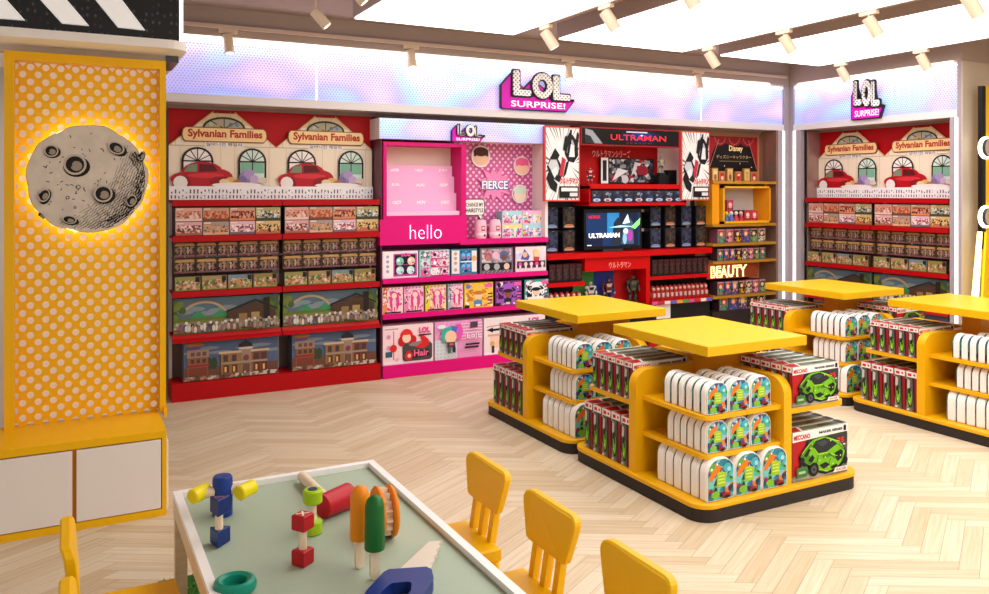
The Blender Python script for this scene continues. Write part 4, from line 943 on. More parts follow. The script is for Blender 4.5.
# the screen
Y = YH + .03; a, b = bx(584, Y), bx(641.5, Y); z0, z1 = zc1 + .004, bz(600, 209.5, Y)
t = thing('television', 'flat screen television showing a blue film scene on the red counter', 'television', ((a + b) / 2, Y, z0)); w, h = b - a, z1 - z0
m = MB(); m.box(-w / 2, 0, .02, w / 2, .04, h, BLACK); m.build('bezel', t)
m = MB(); m.box(-.12, -.0, 0, .12, .06, .02, M('#3a3a40', .3)); m.build('foot', t)
m = MB(); sw, sh = w - .05, h - .085; m.box(-sw / 2, -.003, .05, sw / 2, 0, .05 + sh, M('#0c3c78', .3, .35))
P = Print(m, (-sw / 2, -.003, .05), (sw, 0, 0), (0, 0, sh), .001)
def E_(c, e=.8): return M(c, .4, e)
P.rect(.0, .0, 1, 1, E_('#0b2f5e', .5)).rect(.38, .3, .60, 1, E_('#2a7ab8', .6)).rect(.62, .0, .96, 1, E_('#0a1c38', .5)).rect(.0, 0, .3, .4, E_('#0a1a3a', .4))
P.poly([(.46, .05), (.50, .70), (.58, .88), (.66, .66), (.70, .05)], E_('#1c2834', .5)).poly([(.64, .05), (.68, .6), (.76, .92), (.86, .70), (.88, .05)], E_('#3a5670', .6)).poly([(.66, .66), (.76, .96), (.80, .70)], E_('#d8ecf8', 1)).poly([(.40, .56), (.62, .62), (.90, .58), (.62, .56)], E_('#9fe0f8', 1)).poly([(.82, .56), (1, .84), (.99, .64), (.90, .50)], E_('#7fe07a', .9)).circ(.72, .44, .09, E_('#c8e4f0', .9)).ell(.80, .3, .05, .18, E_('#a838a0', .6), 10).ell(.70, .22, .04, .18, E_('#7fb0d0', .7), 10)
P.text('NETFLIX', .03, .84, .24, .93, E_('#e01828', .9), .02).text('ULTRAMAN', .03, .26, .60, .40, E_('#f4f6fa', 1.2), .035); P.rect(.0, .03, .08, .06, E_('#d8dce4', .6))
m.build('screen', t)
# dark boxes and red toys under the counter
def pr_dark(P):
    P.rect(.02, .02, .98, .98, '#1c1016'); P.rect(.1, .1, .9, .85, busy(['#1c1016', '#3a2024', '#120c10', '#5a2c2c', '#241418'], 70, 2)); P.ell(.5, .5, .18, .28, '#47282c', 9); P.line(.1, .1, .9, .8, .02, '#5a3a3c'); P.rect(.1, .86, .9, .95, '#5c1a22')
zr = bz(600, 280.5, YH)
for side, (p0, p1, n) in (('left', (549, 582.5, 5)), ('right', (652, 708.5, 10))):
    Y = YH + .03; A, B_ = bx(p0, Y), bx(p1, Y); A = max(A, UX0 + .03); w = (B_ - A) / n
    for k in range(n):
        place('dark_figure_box', lambda: carton(w - .004, .12, .17, M('#120c10', .5), pr_dark), ('dk', side), 'dark maroon figure box under the red counter, %s section, %s from left' % (side, ORD[k]), 'toy box', 'dark figure boxes under the counter', A + w * (k + .5), Y, zl1 + .006)
    n2 = n + (3 if side == 'right' else 1); w = (B_ - A) / n2
    def soft():
        m = MB(); m.lathe([(.028, 0), (.034, .02), (.030, .06), (.024, .085), (.030, .10), (.026, .125), (.008, .145), (.001, .146)], (0, 0, 0), (0, 0, 1), M('#a82a28', .4), 12)
        m.ball((0, -.018, .11), .018, M('#c8b4a4', .4), 8); m.box(-.012, -.036, .03, .012, -.02, .07, M('#c8beb8', .4)); m.cyl((-.03, 0, .075), (-.038, -.02, .035), .010, .008, M('#8a1c1e', .4), 8); m.cyl((.03, 0, .075), (.038, -.02, .035), .010, .008, M('#8a1c1e', .4), 8); return m
    for k in range(n2):
        place('vinyl_figure', soft, 'soft', 'small red vinyl figure on the lowest red shelf, %s section, %s from left' % (side, (ORD + ('eleventh', 'twelfth', 'thirteenth'))[k]), 'toy figure', 'red vinyl figures on the lowest red shelf', A + w * (k + .5), YH + .06, zb1 + .001)

# ------------------------------------------------------------------ princess and beauty section
DX0, DX1 = 6.05, 7.03; DL = DX1 - DX0
ORG = M('#e89a14', .4); GOLD = M('#d6a03a', .3, metal=.5)
t = thing('orange_shelving_unit', 'orange and gold shelving unit with an open framed box, by the corner', 'shelving', (DX0, YH, 0))
m = MB(); m.box(0, .25, 0, DL, .262, 2.285, M('#b9835a', .5)); m.box(.0, .24, 0, .78, .25, .9, M('#3c2a28', .5)); m.build('back_panel', t)
m = MB(); m.box(DL - .03, .0, 0, DL, .25, 2.285, M('#b08e80', .22, metal=.6)); m.build('side_panel', t)
def dz(py, px=740): return bz(px, py, YH)
m = MB(); m.box(.02, .005, dz(224), .12, .245, dz(184), ORG); m.build('side_board', t)
m = MB(); m.box(DL - .09, .12, dz(224), DL - .032, .245, dz(184), ORG); m.build('side_board', t)
o = MB(); ox0, ox1 = bx(722.7, YH) - DX0, bx(770, YH) - DX0; oz0, oz1 = dz(223.3), dz(186.3)
YB = M('#efaf1c', .4)
o.box(ox0, -.01, oz0, ox0 + .02, .24, oz1, YB); o.box(ox1 - .02, -.01, oz0, ox1, .24, oz1, ORG); o.box(ox0, -.01, oz1 - .02, ox1, .24, oz1, YB); o.box(ox0, -.01, oz0, ox1, .24, oz0 + .025, YB); o.box(ox0 + .02, .23, oz0 + .02, ox1 - .02, .24, oz1 - .02, M('#c9c4c0', .5)); o.build('framed_box', t)
gz = [dz(181.3), dz(223.8), dz(242.8), dz(260.3), dz(294.5)]
for z in gz:
    m = MB(); m.box(.02, -.01, z - .028, DL - .04, .24, z, GOLD); m.build('shelf', t)
m = MB(); m.box(.02, -.0, .0, DL - .04, .24, .32, M('#2c2224', .5)); m.build('base', t)
# theatre board
Y = YH + .225; a, b = bx(708.5, Y), bx(757, Y); z0, z1 = gz[0] + .003, bz(740, 137, Y)
m = MB(); w, h = b - a, z1 - z0; m.box(0, 0, 0, w, .02, h, '#141012'); P = Print(m, (0, 0, 0), (w, 0, 0), (0, 0, h), .001); CUR = '#8f1822'
for k in range(3): P.ell(.2 + .3 * k, .92, .17, .14, CUR, 12)
P.rect(0, .90, 1, 1, CUR); P.poly([(0, .3), (.06, .6), (.20, .95), (0, .98)], '#a01c26').poly([(1, .25), (.92, .5), (.80, .92), (1, .98)], '#a01c26').line(.02, .32, .2, .93, .012, '#d88a7a').line(.98, .28, .81, .92, .012, '#d88a7a')
for k in range(3): P.ring(.22 + .29 * k, .98, .16, .012, '#c8786c', 14, PI, 2 * PI)
P.text('Disney', .40, .64, .68, .80, M('#e8c88a', .4, .5), .02); P.text('ディズニーキャラクター', .14, .50, .86, .585, '#cdb48a', .01); P.rect(.2, .44, .8, .455, '#8a7a60')
for u, v in ((.62, .40), (.3, .34), (.86, .32)): P.circ(u, v, .014, '#f4f0e8', 8)
tag(m.build('theatre_board', None, (a, Y, z0)), 'black theatre board with red curtains and gold script by the corner', 'sign')
for k, (px, hi) in enumerate(((713, 1), (720, 0), (728, 1), (736.5, 0), (745, 1), (752, 0))):
    Y = YH + .14; m = MB(); h = .145 if hi else .11; m.box(-.043, 0, 0, .043, .03, h, M('#b98a4a', .35)); m.box(-.034, -.002, .012, .034, 0, h - .012, M('#e3c489' if hi else '#c8483c', .4)); P = Print(m, (-.034, -.002, .012), (.068, 0, 0), (0, 0, h - .024), .0008); P.circ(.5, .66, .18, ['#f0d8b8', '#8a2a24', '#d8b060', '#efe2cc', '#caa050', '#7a3a2c'][k]); P.ell(.5, .28, .3, .28, ['#b06a3c', '#e8c8b0', '#8a5a2c', '#c02c34', '#d8a850', '#f0d0b8'][k], 10)
    tag(m.build('picture_frame', None, (bx(px, Y) + .03, Y, gz[0] + .001)), 'small gilt picture frame before the theatre board, %s from left' % ORD[k], 'picture frame', 'gilt frames on the top gold shelf')
# goods inside the framed box
def pr_gift(c):
    def f(P):
        P.rect(.03, .03, .97, .97, c); P.circ(.5, .55, .22, '#efd6c4'); P.rect(.1, .1, .9, .24, '#7a1a2a'); P.ell(.5, .3, .25, .12, '#e8b0b8', 8)
    return f
fi = DX0 + ox0 + .03; base = oz0 + .026
goods = [(.075, .13, 0, '#b8283c', 'red'), (.20, .13, 0, '#c43a3c', 'scarlet'), (.075, .13, .1125, '#a82c40', 'crimson'), (.20, .13, .1125, '#c85068', 'rose'), (.30, .13, 0, '#2c1c20', 'black'), (.40, .13, 0, '#b83848', 'pinkish red'), (.50, .13, 0, '#c04050', 'coral red')]
for k, (dx, dy, dzz, c, nm) in enumerate(goods):
    place('gift_box', lambda: carton(.095, .09, .112, M(c, .4), pr_gift(c)), ('gift', k), 'small %s gift box inside the orange framed box, %s one' % (nm, ('lower', 'upper')[dzz > 0]), 'gift box', 'gift boxes in the orange frame', fi + dx, YH + dy - (.06 if k > 3 else 0), base + dzz)
for k, (dx, c1_, c2) in enumerate(((.06, '#e6c24a', '#3c6ab0'), (.13, '#cfe2f0', '#4a6ab8'), (.20, '#e8d8c8', '#c83c4c'), (.27, '#d8a8b8', '#c02c38'))):
    m = MB(); m.lathe([(.030, 0), (.026, .03), (.014, .06), (.012, .065)], (0, 0, 0), (0, 0, 1), M(c2, .4), 12); m.ball((0, 0, .083), .022, M(c1_, .4), 10)
    tag(m.build('figurine', None, (fi + dx, YH + .04, base)), 'tiny round headed figurine in the orange framed box, %s from left' % ORD[k], 'figurine', 'tiny figurines in the orange frame')
def pr_princess(s):
    A = ['#3c7a70', '#a8647c', '#3a1c14', '#34508c', '#6c8458', '#a8987c', '#4c5488']; Hh = ['#c83c24', '#c8604a', '#3c2018', '#d8602c', '#3a2820', '#1c1614', '#e0b84a']; D_ = ['#4a9a84', '#d890a8', '#d09c20', '#385898', '#84a070', '#c8c0b4', '#6c4488']
    def f(P):
        P.rect(.03, .02, .97, .98, A[s % 7]); P.rect(.06, .05, .94, .86, busy([A[s % 7], D_[s % 7], A[s % 7], Hh[s % 7], '#2c1c24'], 60, s)); P.ell(.5, .64, .26, .26, Hh[s % 7], 12); P.circ(.5, .62, .14, '#efc8a8'); P.poly([(.3, .08), (.42, .42), (.58, .42), (.72, .08)], D_[s % 7]); P.rect(.05, .88, .95, .96, '#c88aa0')
    return f
def prow(zi, n, w, h, p0, lab, grp, sx=0, dk=False):
    Y = YH + .03; A = bx(p0, Y); B_ = DX1 - .16 if not sx else sx; st = (B_ - A) / n
    for k in range(n):
        s = (k * (3 if dk else 1)) % 7
        place('princess_box', lambda: carton(st - .006, .12, h, M('#4a2c3c' if dk else '#7a4a5c', .4), pr_princess(s)), ('pr', grp, s), 'colourful princess box, %s from left, on the %s' % (ORD[k], lab), 'toy box', 'princess boxes ' + grp, A + st * (k + .5), Y, gz[zi] + .001 if zi >= 0 else .321)
prow(1 + 1, 6, .13, dz(227.5) - dz(242.5) - .01, 717, 'gold shelf below the orange framed box', 'on the third gold shelf')
prow(3, 8, .1, (dz(247.5) - dz(260)) * .95, 717, 'gold shelf just above the backlit word', 'on the fourth gold shelf', 0, True)
prow(4, 7, .12, (dz(281) - dz(294)) * 1.05, 717, 'gold shelf below the backlit word', 'on the lowest gold shelf', 0, True)
prow(-1, 5, .14, .15, 719, 'dark base beneath the gold shelves', 'on the dark base', 0, True)
# backlit word
t = thing('beauty_sign', 'backlit capital letter sign reading BEAUTY on an amber board', 'sign', (bx(710, YH), YH - .01, 0))
z0, z1 = bz(712, 279, YH), bz(712, 265.5, YH); w = bx(746, YH) - bx(710, YH); SB = M('#8f3c1e', .5)
m = MB(); m.box(0, .06, z0 - .01, w + .22, .075, z1 + .01, SB); m.build('board', t)
m = MB(); P = Print(m, (.0, .0, z0 + .01), (w, 0, 0), (0, 0, z1 - z0 - .02), .001); P.text('BEAUTY', 0, -.02, 1.01, 1.02, M('#ffdf9a', .4, 2.2), .05); P.k = 8; P.text('BEAUTY', .02, .05, .985, .95, M('#a8917c', .5), -.01)
m.box(.0, .01, z0, w, .014, z0 + .004, SB); m.build('lettering', t)

# ------------------------------------------------------------------ yellow display stands
SLIME = mat_slime(); DARKBASE = M('#2f2724', .55)
STY = M('#eeb00a', .38); STT = M('#e6b40c', .36)
def stand(X, Y, lab):
    t = thing('display_stand', lab, 'display stand', (X, Y, 0)); S = 1.135
    m = MB(); m.prism(rrect(0, 0, S, S, .10, 8), 'z', 0, .064, DARKBASE); m.build('plinth', t)
    m = MB(); m.bev(rrect(-.004, -.004, S + .004, S + .004, .10, 8), 'z', .064, .0885, STY, .004); m.build('base_board', t)
    H = .64; r = .09
    def pan(q): return rrect(0, 0, q, H - .115, r, 8, (0, 0, 0, 1))
    # panel A runs along x from the left edge to the right edge, panel B along y
    m = MB(); p = rrect(.02, .0885, S - .02, H, r, 8, (0, 0, 1, 1)); m.prism(p, 'y', .535, .595, STY); m.build('divider_panel', t)
    m = MB(); p = rrect(.03, .0885, .535, H, r, 8, (0, 0, 0, 1)); m.prism(p, 'x', .58, .635, STY); m.build('divider_panel', t)
    m = MB(); p = rrect(.595, .0885, S - .02, H, r, 8, (0, 0, 1, 0)); m.prism(p, 'x', .58, .635, STY); m.build('divider_panel', t)
    m = MB(); m.box(.42, .40, .0885, .76, .535, .775, M('#dc8e12', .4)); m.build('column', t)
    for z in (.31, .50):                                   # front left quadrant
        m = MB(); m.prism(rrect(.065, .05, .58, .535, .05, 7, (1, 0, 0, 0)), 'z', z - .022, z, STY); m.build('shelf', t)
    m = MB(); m.prism(rrect(.05, .595, .58, S - .09, .05, 6, (0, 0, 0, 1)), 'z', .43, .458, STY); m.build('shelf', t)
    m = MB(); m.prism(rrect(.635, .03, S - .09, .535, .05, 6, (0, 1, 0, 0)), 'z', .45, .478, STY); m.build('shelf', t)
    for z in (.31, .50):
        m = MB(); m.prism(rrect(.635, .595, S - .055, S - .045, .07, 7, (0, 0, 1, 0)), 'z', z - .026, z, STY); m.build('shelf', t)
    m = MB(); m.bev([(.14, .11), (.835, .11), (.835, .905), (.14, .905)], 'z', .775, .828, STT, .003); m.build('top_slab', t)
    return t
def case_mesh(w, h, d):
    """white moulded arch-topped case with a printed front and a dark parting line"""
    m = MB(); out = rrect(-w / 2, 0, w / 2, h, w * .42, 9, (.12, .12, 1, 1))
    m.prism(out, 'y', .010, d - .010, M('#f7f4f2', .35)); ins = inset(out, .003); m.prism(ins, 'y', .0, .010, M('#f7f4f2', .35)); m.prism(inset(out, .0015), 'y', d - .010, d - .004, M('#23262c', .4)); m.prism(inset(out, .004), 'y', d - .004, d, SLIME)
    k = inset(out, .006); m.add([(x, -.0008, z) for x, z in k], [tuple(range(len(k)))], SLIME)
    P = Print(m, (-w / 2, -.0008, 0), (w, 0, 0), (0, 0, h), .0005)
    P.poly([(.06, .46), (.10, .62), (.24, .76), (.44, .84), (.50, .78), (.46, .68), (.32, .62), (.22, .52)], '#f07c1e'); P.circ(.16, .76, .035, '#f4f2ec', 8).same().circ(.36, .86, .03, '#f4f2ec', 8)
    P.rect(.34, .32, .68, .62, '#9fcb22'); P.poly([(.34, .62), (.40, .68), (.62, .66), (.68, .62)], '#b4d82e')
    for v in (.56, .48, .40): P.rect(.39, v, .63, v + .035, '#d8e870'); P.same()
    P.k += 1
    P.ell(.72, .76, .15, .11, '#49b4c4', 9).ell(.78, .72, .07, .06, '#9fe0e4', 8).ell(.28, .16, .16, .09, '#7cc02c', 9).ell(.70, .10, .16, .07, '#a8301e', 9).ell(.70, .08, .12, .04, '#161a20', 8).ell(.12, .26, .06, .07, '#8e2a6a', 7)
    return m
def car_print(P):
    P.rect(0, 0, 1, 1, '#3c3b3b'); P.rect(0, 0, 1, .32, '#86827b'); P.poly([(.0, .30), (.30, .78), (1, .78), (1, .40)], '#5c5955'); P.poly([(.45, .45), (1, .62), (1, .80), (.35, .80)], '#38373a'); P.poly([(.0, .06), (.5, .0), (.9, .05), (.5, .16)], '#a9a49c')
    P.poly([(0, .12), (0, .82), (.25, .82), (.06, .12)], '#b8121c'); P.poly([(.06, .12), (.25, .82), (.30, .82), (.10, .1)], '#2b2526')
    P.poly([(0, .80), (1, .84), (1, 1), (0, 1)], '#f1eeeb'); P.text('MECCANO', .02, .835, .31, .935, '#d01420', .05); P.text('MAKER SERIES', .47, .885, .90, .935, '#1e1b1e', .045); P.poly([(.92, .86), (.97, .86), (.97, .96), (.945, .98), (.92, .96)], '#1a1a1e')
    P.text('25', .80, .62, .93, .74, '#e02830', .05); P.rect(.79, .57, .95, .595, '#e9e4e0')
    G, G2, K = '#78c41a', '#4f8e18', '#14171a'
    P.poly([(.10, .50), (.20, .66), (.34, .80), (.56, .83), (.74, .75), (.90, .60), (.97, .42), (.92, .20), (.80, .08), (.58, .05), (.42, .12), (.28, .22), (.14, .36)], K)
    P.poly([(.13, .50), (.22, .66), (.35, .79), (.56, .82), (.72, .74), (.88, .60), (.94, .44), (.90, .26), (.78, .13), (.60, .09), (.46, .18), (.40, .30), (.28, .30), (.18, .40)], G)
    P.poly([(.13, .50), (.22, .66), (.32, .75), (.34, .66), (.28, .52), (.36, .36), (.28, .30), (.18, .40)], G2)
    P.poly([(.34, .66), (.40, .76), (.56, .79), (.70, .71), (.80, .62), (.60, .50), (.44, .50)], '#23272d').poly([(.42, .72), (.56, .76), (.66, .70), (.52, .62)], '#3c434c')
    P.poly([(.19, .50), (.27, .63), (.31, .60), (.24, .47)], K).poly([(.26, .40), (.34, .50), (.38, .42), (.32, .34)], K)
    P.poly([(.74, .44), (.86, .50), (.90, .44), (.88, .32), (.80, .26), (.76, .34)], K).poly([(.46, .26), (.58, .30), (.66, .22), (.54, .17)], K).poly([(.66, .18), (.78, .22), (.80, .17), (.70, .13)], K).poly([(.50, .44), (.64, .46), (.68, .40), (.54, .38)], G2)
    P.circ(.36, .20, .14, '#0c0e10', 14).circ(.36, .20, .08, '#4c5054', 10).circ(.36, .20, .03, '#14161a', 8).circ(.93, .26, .08, '#0c0e10', 12); P.circ(.15, .42, .07, '#0c0e10', 10)
    for u, v in ((.46, .36), (.56, .40), (.62, .20), (.70, .24), (.84, .38), (.30, .64), (.66, .72)): P.circ(u, v, .018, '#d8ee7a', 6); P.same()
    P.k += 1
    for a_, b_, c_, d_, w_ in ((.44, .50, .40, .30, .016), (.60, .50, .74, .34, .014), (.56, .82, .62, .66, .014), (.66, .36, .62, .24, .014), (.80, .62, .92, .46, .014), (.34, .79, .36, .66, .012)): P.line(a_, b_, c_, d_, w_, K); P.same()
    P.k += 1
    for a_, b_, c_, d_ in ((.14, .56, .30, .76), (.62, .77, .82, .67), (.44, .18, .60, .12), (.66, .46, .78, .38), (.35, .64, .44, .48), (.44, .49, .62, .49)): P.line(a_, b_, c_, d_, .012, '#c4ee4a'); P.same()
    P.k += 1; P.rr(.05, .10, .24, .30, .05, '#3f7a3a'); P.rect(.08, .17, .20, .22, '#a8c8a0'); P.poly([(.70, .06), (.74, .15), (.96, .15), (.96, .06)], '#f1eeeb'); P.text('RACER', .76, .08, .94, .13, '#d01420', .02)
def spine_print(P):
    P.rect(0, 0, 1, 1, '#5d5a56'); P.rect(.72, 0, 1, .86, '#98101a'); P.poly([(.54, .86), (.70, .0), (.8, .0), (.76, .86)], '#2c1618'); P.poly([(0, .0), (0, .3), (.4, .1), (.6, .0)], '#8a867e'); P.rect(0, .86, 1, 1, '#efeae6'); P.rect(.12, .89, .48, .96, '#d01420'); P.circ(.75, .93, .03, '#d01420')
    P.poly([(.1, .82), (.34, .78), (.3, .5), (.06, .6)], '#c9c4be'); P.ell(.34, .34, .24, .25, '#14180f', 10).ell(.36, .36, .19, .22, '#76bc1c', 9).ell(.30, .52, .14, .08, '#20261c', 8).ell(.38, .42, .08, .07, '#1c2016', 8).ell(.30, .24, .09, .04, '#a8dc3a', 8); P.rect(.06, .02, .3, .07, '#e9e4de')
def top_print(mb, w, d, h):
    P = Print(mb, (-w / 2, 0, h), (w, 0, 0), (0, d, 0), .0006); P.rect(0, 0, 1, 1, '#efeae6'); P.poly([(0, 0), (.16, 0), (.22, .9), (0, .9)], '#b0141e'); P.poly([(.2, .06), (.95, .06), (.9, .8), (.26, .8)], '#5d6a4c'); P.poly([(.5, .2), (.8, .3), (.7, .62), (.55, .6)], '#3a4a2c'); P.rect(.9, .05, .99, .9, '#2a2a2c')
def car_box(w, h, d):
    m = carton(w, d, h, M('#4a4644', .4), car_print, spine_print); top_print(m, w, d, h); return m
STANDS = [(2.69, 3.01, 'nearest stand', 'nearest yellow display stand with cases and boxes, at the centre right', 1),
          (2.69, 4.18, 'stand behind nearest', 'yellow display stand standing directly behind the nearest one', 1),
          (5.11, 4.18, 'far right stand', 'far yellow display stand in front of the right wall shelves', 0),
          (5.11, 3.01, 'right edge stand', 'yellow display stand cut off by the right edge of the picture', 0)]
def add_case(X, Y, Z, lab, big):
    place('activity_case', lambda: case_mesh(*((.176, .207, .062) if big else (.140, .160, .048))), ('case', big), lab, 'activity case', 'white arch topped cases on the display stands', X, Y, Z)
FILES = ('left', 'middle', 'right')
for (SX, SY, nm, lab, full) in STANDS:
    stand(SX, SY, lab)
    for lev, (z, big, pitch, wid, x00) in enumerate(((.0890, 1, .0645, .182, .150), (.3105, 0, .051, .146, .160), (.5005, 0, .056, .146, .160))):
        for c in range(3):
            nn = 6 if c == 0 else 5
            if lev == 1 and c: nn = 4
            if SY > 4 and SX < 3 and lev == 0 and c == 2: nn = 3
            for r in range(nn):
                add_case(SX + x00 + c * wid, SY + .028 + r * pitch + (.035 if lev else 0), z, 'white arched case, %s file, %s from front, %s shelf, %s' % (FILES[c], ORD[r], ('bottom', 'middle', 'top')[lev], nm), big)
    for lev, (z, w, h, y0) in enumerate(((.0890, .42, .272, .603), (.4585, .38, .205, .603))):
        for r in range(5 + (lev == 0 and 0)):
            place('construction_set_box', lambda: car_box(w, h, .078 if lev == 0 else .072), ('carL', lev), 'car set box, narrow side out, %s from front, %s shelf, %s' % (ORD[r], ('bottom', 'upper')[lev], nm), 'construction set', 'car construction set boxes',
                  SX + (.035, .05)[lev] + w / 2, SY + y0 + r * (.0905, .077)[lev], z)
    for lev, (z, w, h) in enumerate(((.0890, .415, .262), (.4785, .345, .212))):
        if SX > 4 and lev == 0: continue
        for r in range(5):
            if SX > 4 and SY < 4: continue
            place('construction_set_box', lambda: car_box(w, h, .068), ('carR', lev), 'large green car set box, %s from front, %s right shelf, %s' % (ORD[r], ('lower', 'upper')[lev], nm), 'construction set', 'car construction set boxes',
                  SX + .638 + w / 2, SY + .03 + r * .0735, z)
    # rear quadrant, seen over the divider
    for c in range(2):
        for r in range(3):
            if SX > 4: continue
            add_case(SX + .75 + c * .16, SY + .68 + r * .1, .5005, 'white arched case, rear top shelf, %s file, %s row, %s' % (FILES[c], ORD[r], nm), 0)

# ------------------------------------------------------------------ low table with wooden toys
WOOD = mat_noise('pale_birch', [(.3, '#dcc09a'), (.7, '#ead4b4')], 6, 3, .5, (1, 1, 8)); WOOD2 = mat_noise('toy_beech', [(.3, '#e6cdac'), (.7, '#f1dfc6')], 20, 3, .5, (4, 4, 1))
TX0, TX1, TY0, TY1, TZ = .345, 1.115, 1.35, 3.21, .50
t = thing('play_table', 'low white rimmed play table with a grey green top, holding wooden toys', 'table', ((TX0 + TX1) / 2, (TY0 + TY1) / 2, 0))
hw, hd = (TX1 - TX0) / 2, (TY1 - TY0) / 2
m = MB(); m.box(-hw + .02, -hd + .02, .455, hw - .02, hd - .02, .478, M('#a9b8a2', .5)); m.build('tabletop', t)
WR = M('#f6f3f1', .35)
for (a, b, c_, d) in ((-hw, -hd, -hw + .028, hd), (hw - .028, -hd, hw, hd), (-hw + .028, hd - .028, hw - .028, hd), (-hw + .028, -hd, hw - .028, -hd + .028)):
    m = MB(); m.box(a, b, .482, c_, d, TZ, WR); m.box(a + .001, b + .001, .42, c_ - .001, d - .001, .482, WOOD if (c_ - a) < .1 else WR); m.build('rim', t)
for sx in (-1, 1):
    for sy in (-1, 1):
        m = MB(); m.box(-.021, -.021, 0, .021, .021, .455, WOOD); m.build('leg', t, (sx * (hw - .024), sy * (hd - .024), 0))
TT = .4785
def ctag(o, lab, cat): return tag(o, lab, cat)
# blue cylinder hammer with two yellow pegs
x, y = .479, 2.955
t = thing('peg_hammer', 'upright blue wooden cylinder with two yellow capped side pegs', 'wooden toy', (x, y, TT))
m = MB(); m.lathe([(.031, 0), (.034, .003), (.034, .128), (.029, .136), (.0005, .138)], (0, 0, 0), (0, 0, 1), M('#173a8a', .35), 30); m.build('barrel', t)
for s in (-1, 1):
    d = Vector((s * .94, -.20 if s > 0 else -.05, .06)).normalized(); p = Vector((0, 0, .084)) + d * .030
    m = MB(); m.cyl(p, p + d * .028, .019, .019, WOOD2, 18); m.build('peg', t)
    e = Vector((.80, .60, .05)).normalized(); c = p + d * .046 + (Vector((0, -.012, -.006)) if s > 0 else Vector((0, 0, .0)))
    m = MB(); m.lathe([(.0005, -.036), (.022, -.036), (.0255, -.032), (.0255, .032), (.022, .036), (.0005, .036)], c, e, M('#f2de0c', .35), 24); m.build('cap', t)
def dumbbell(name, lab, X, Y, kind, col, gap, s, rz):
    t = thing(name, lab, 'wooden toy', (X, Y, TT), rz)
    for k in range(2):
        z = 0 if k == 0 else gap
        m = MB()
        if kind == 'cube': m.bev([(-s, -s), (s, -s), (s, s), (-s, s)], 'z', z, z + 2 * s, M(col, .4), .003)
        elif kind == 'tri': m.bev([(-s, s * .75), (0, -s), (s, s * .75)][::-1], 'z', z, z + 1.7 * s, M(col, .4), .003)
        else: m.lathe([(s * .9, z), (s, z + .003), (s, z + 1.25 * s), (s * .85, z + 1.4 * s)], (0, 0, 0), (0, 0, 1), M(col, .4), 24)
        if k == 1:
            tp = z + (2 * s if kind == 'cube' else 1.7 * s if kind == 'tri' else 1.4 * s)
            if kind == 'round': m.cyl((0, 0, tp), (0, 0, tp + .002), s * .5, s * .5, M('#1c2c4e', .4), 16)
            else:
                P = Print(m, (-s, -s, tp), (2 * s, 0, 0), (0, 2 * s, 0), .0006)
                (P.line(.2, .2, .8, .8, .14, '#f0dcc4').line(.2, .8, .8, .2, .14, '#f0dcc4') if kind == 'cube' else P.line(.25, .6, .75, .6, .06, '#c8685a'))
        m.build('block', t)
    m = MB(); m.cyl((0, 0, s), (0, 0, gap + .004), .0125, .0125, WOOD2, 16); m.build('dowel', t)
a = onz(218, 545, TT); dumbbell('shape_dumbbell', 'blue wooden triangle blocks joined by a dowel beside the blue cylinder', .428, 2.705, 'tri', '#122c6a', .098, .031, -.30)
dumbbell('shape_dumbbell', 'two red wooden cubes joined by an upright dowel', .630, 2.452, 'cube', '#b81420', .105, .0235, .62)
dumbbell('shape_dumbbell', 'two lime green wooden discs joined by a dowel, behind the red cubes', .716, 2.66, 'round', '#a6cc1c', .100, .0315, 0)
# red mallet
t = thing('toy_mallet', 'red wooden mallet with a pale handle lying at the far rim', 'wooden toy', (.832, 2.785, TT))
d = Vector((.86, .45, 0)).normalized(); m = MB(); m.lathe([(.0005, -.072), (.030, -.072), (.040, -.064), (.044, .062), (.034, .072), (.0005, .072)], (0, 0, .044), d, M('#bc1424', .4), 26); m.build('mallet_head', t)
e = Vector((-.02, 1, .0)).normalized(); m = MB(); m.cyl(Vector((-.02, .02, .040)), Vector((-.02, .02, .022)) + e * .34, .018, .019, WOOD2, 16); m.build('handle', t)
# lollies
def lolly(col, lab, X, Y, h):
    t = thing('toy_ice_lolly', lab, 'wooden toy', (X, Y, TT))
    m = MB(); prof = [(.0285, .088), (.0300, .092), (.0285, .088 + h - .03), (.023, .088 + h - .012), (.012, .088 + h - .002), (.0005, .088 + h)]
    m.lathe([(.0005, .088)] + prof, (0, 0, 0), (0, 0, 1), M(col, .35), 26)
    for a in (-.9, 0, .9):
        x_, y_ = math.sin(a) * .0268, -math.cos(a) * .0268; m.cyl((x_, y_, .100), (x_ * .9, y_ * .9, .088 + h - .03), .004, .003, M(col, .35), 8)
    m.build('lolly_body', t)
    m = MB(); o = rrect(-.0145, .0, .0145, .092, .014, 5, (1, 1, 0, 0)); m.prism(o, 'y', -.007, .007, WOOD2); m.build('stick', t)
lolly('#ee8c10', 'orange ridged wooden ice lolly standing on its stick', .774, 2.347, .158)
lolly('#1f6a2c', 'dark green ridged wooden ice lolly in front of the orange one', .790, 2.26, .155)
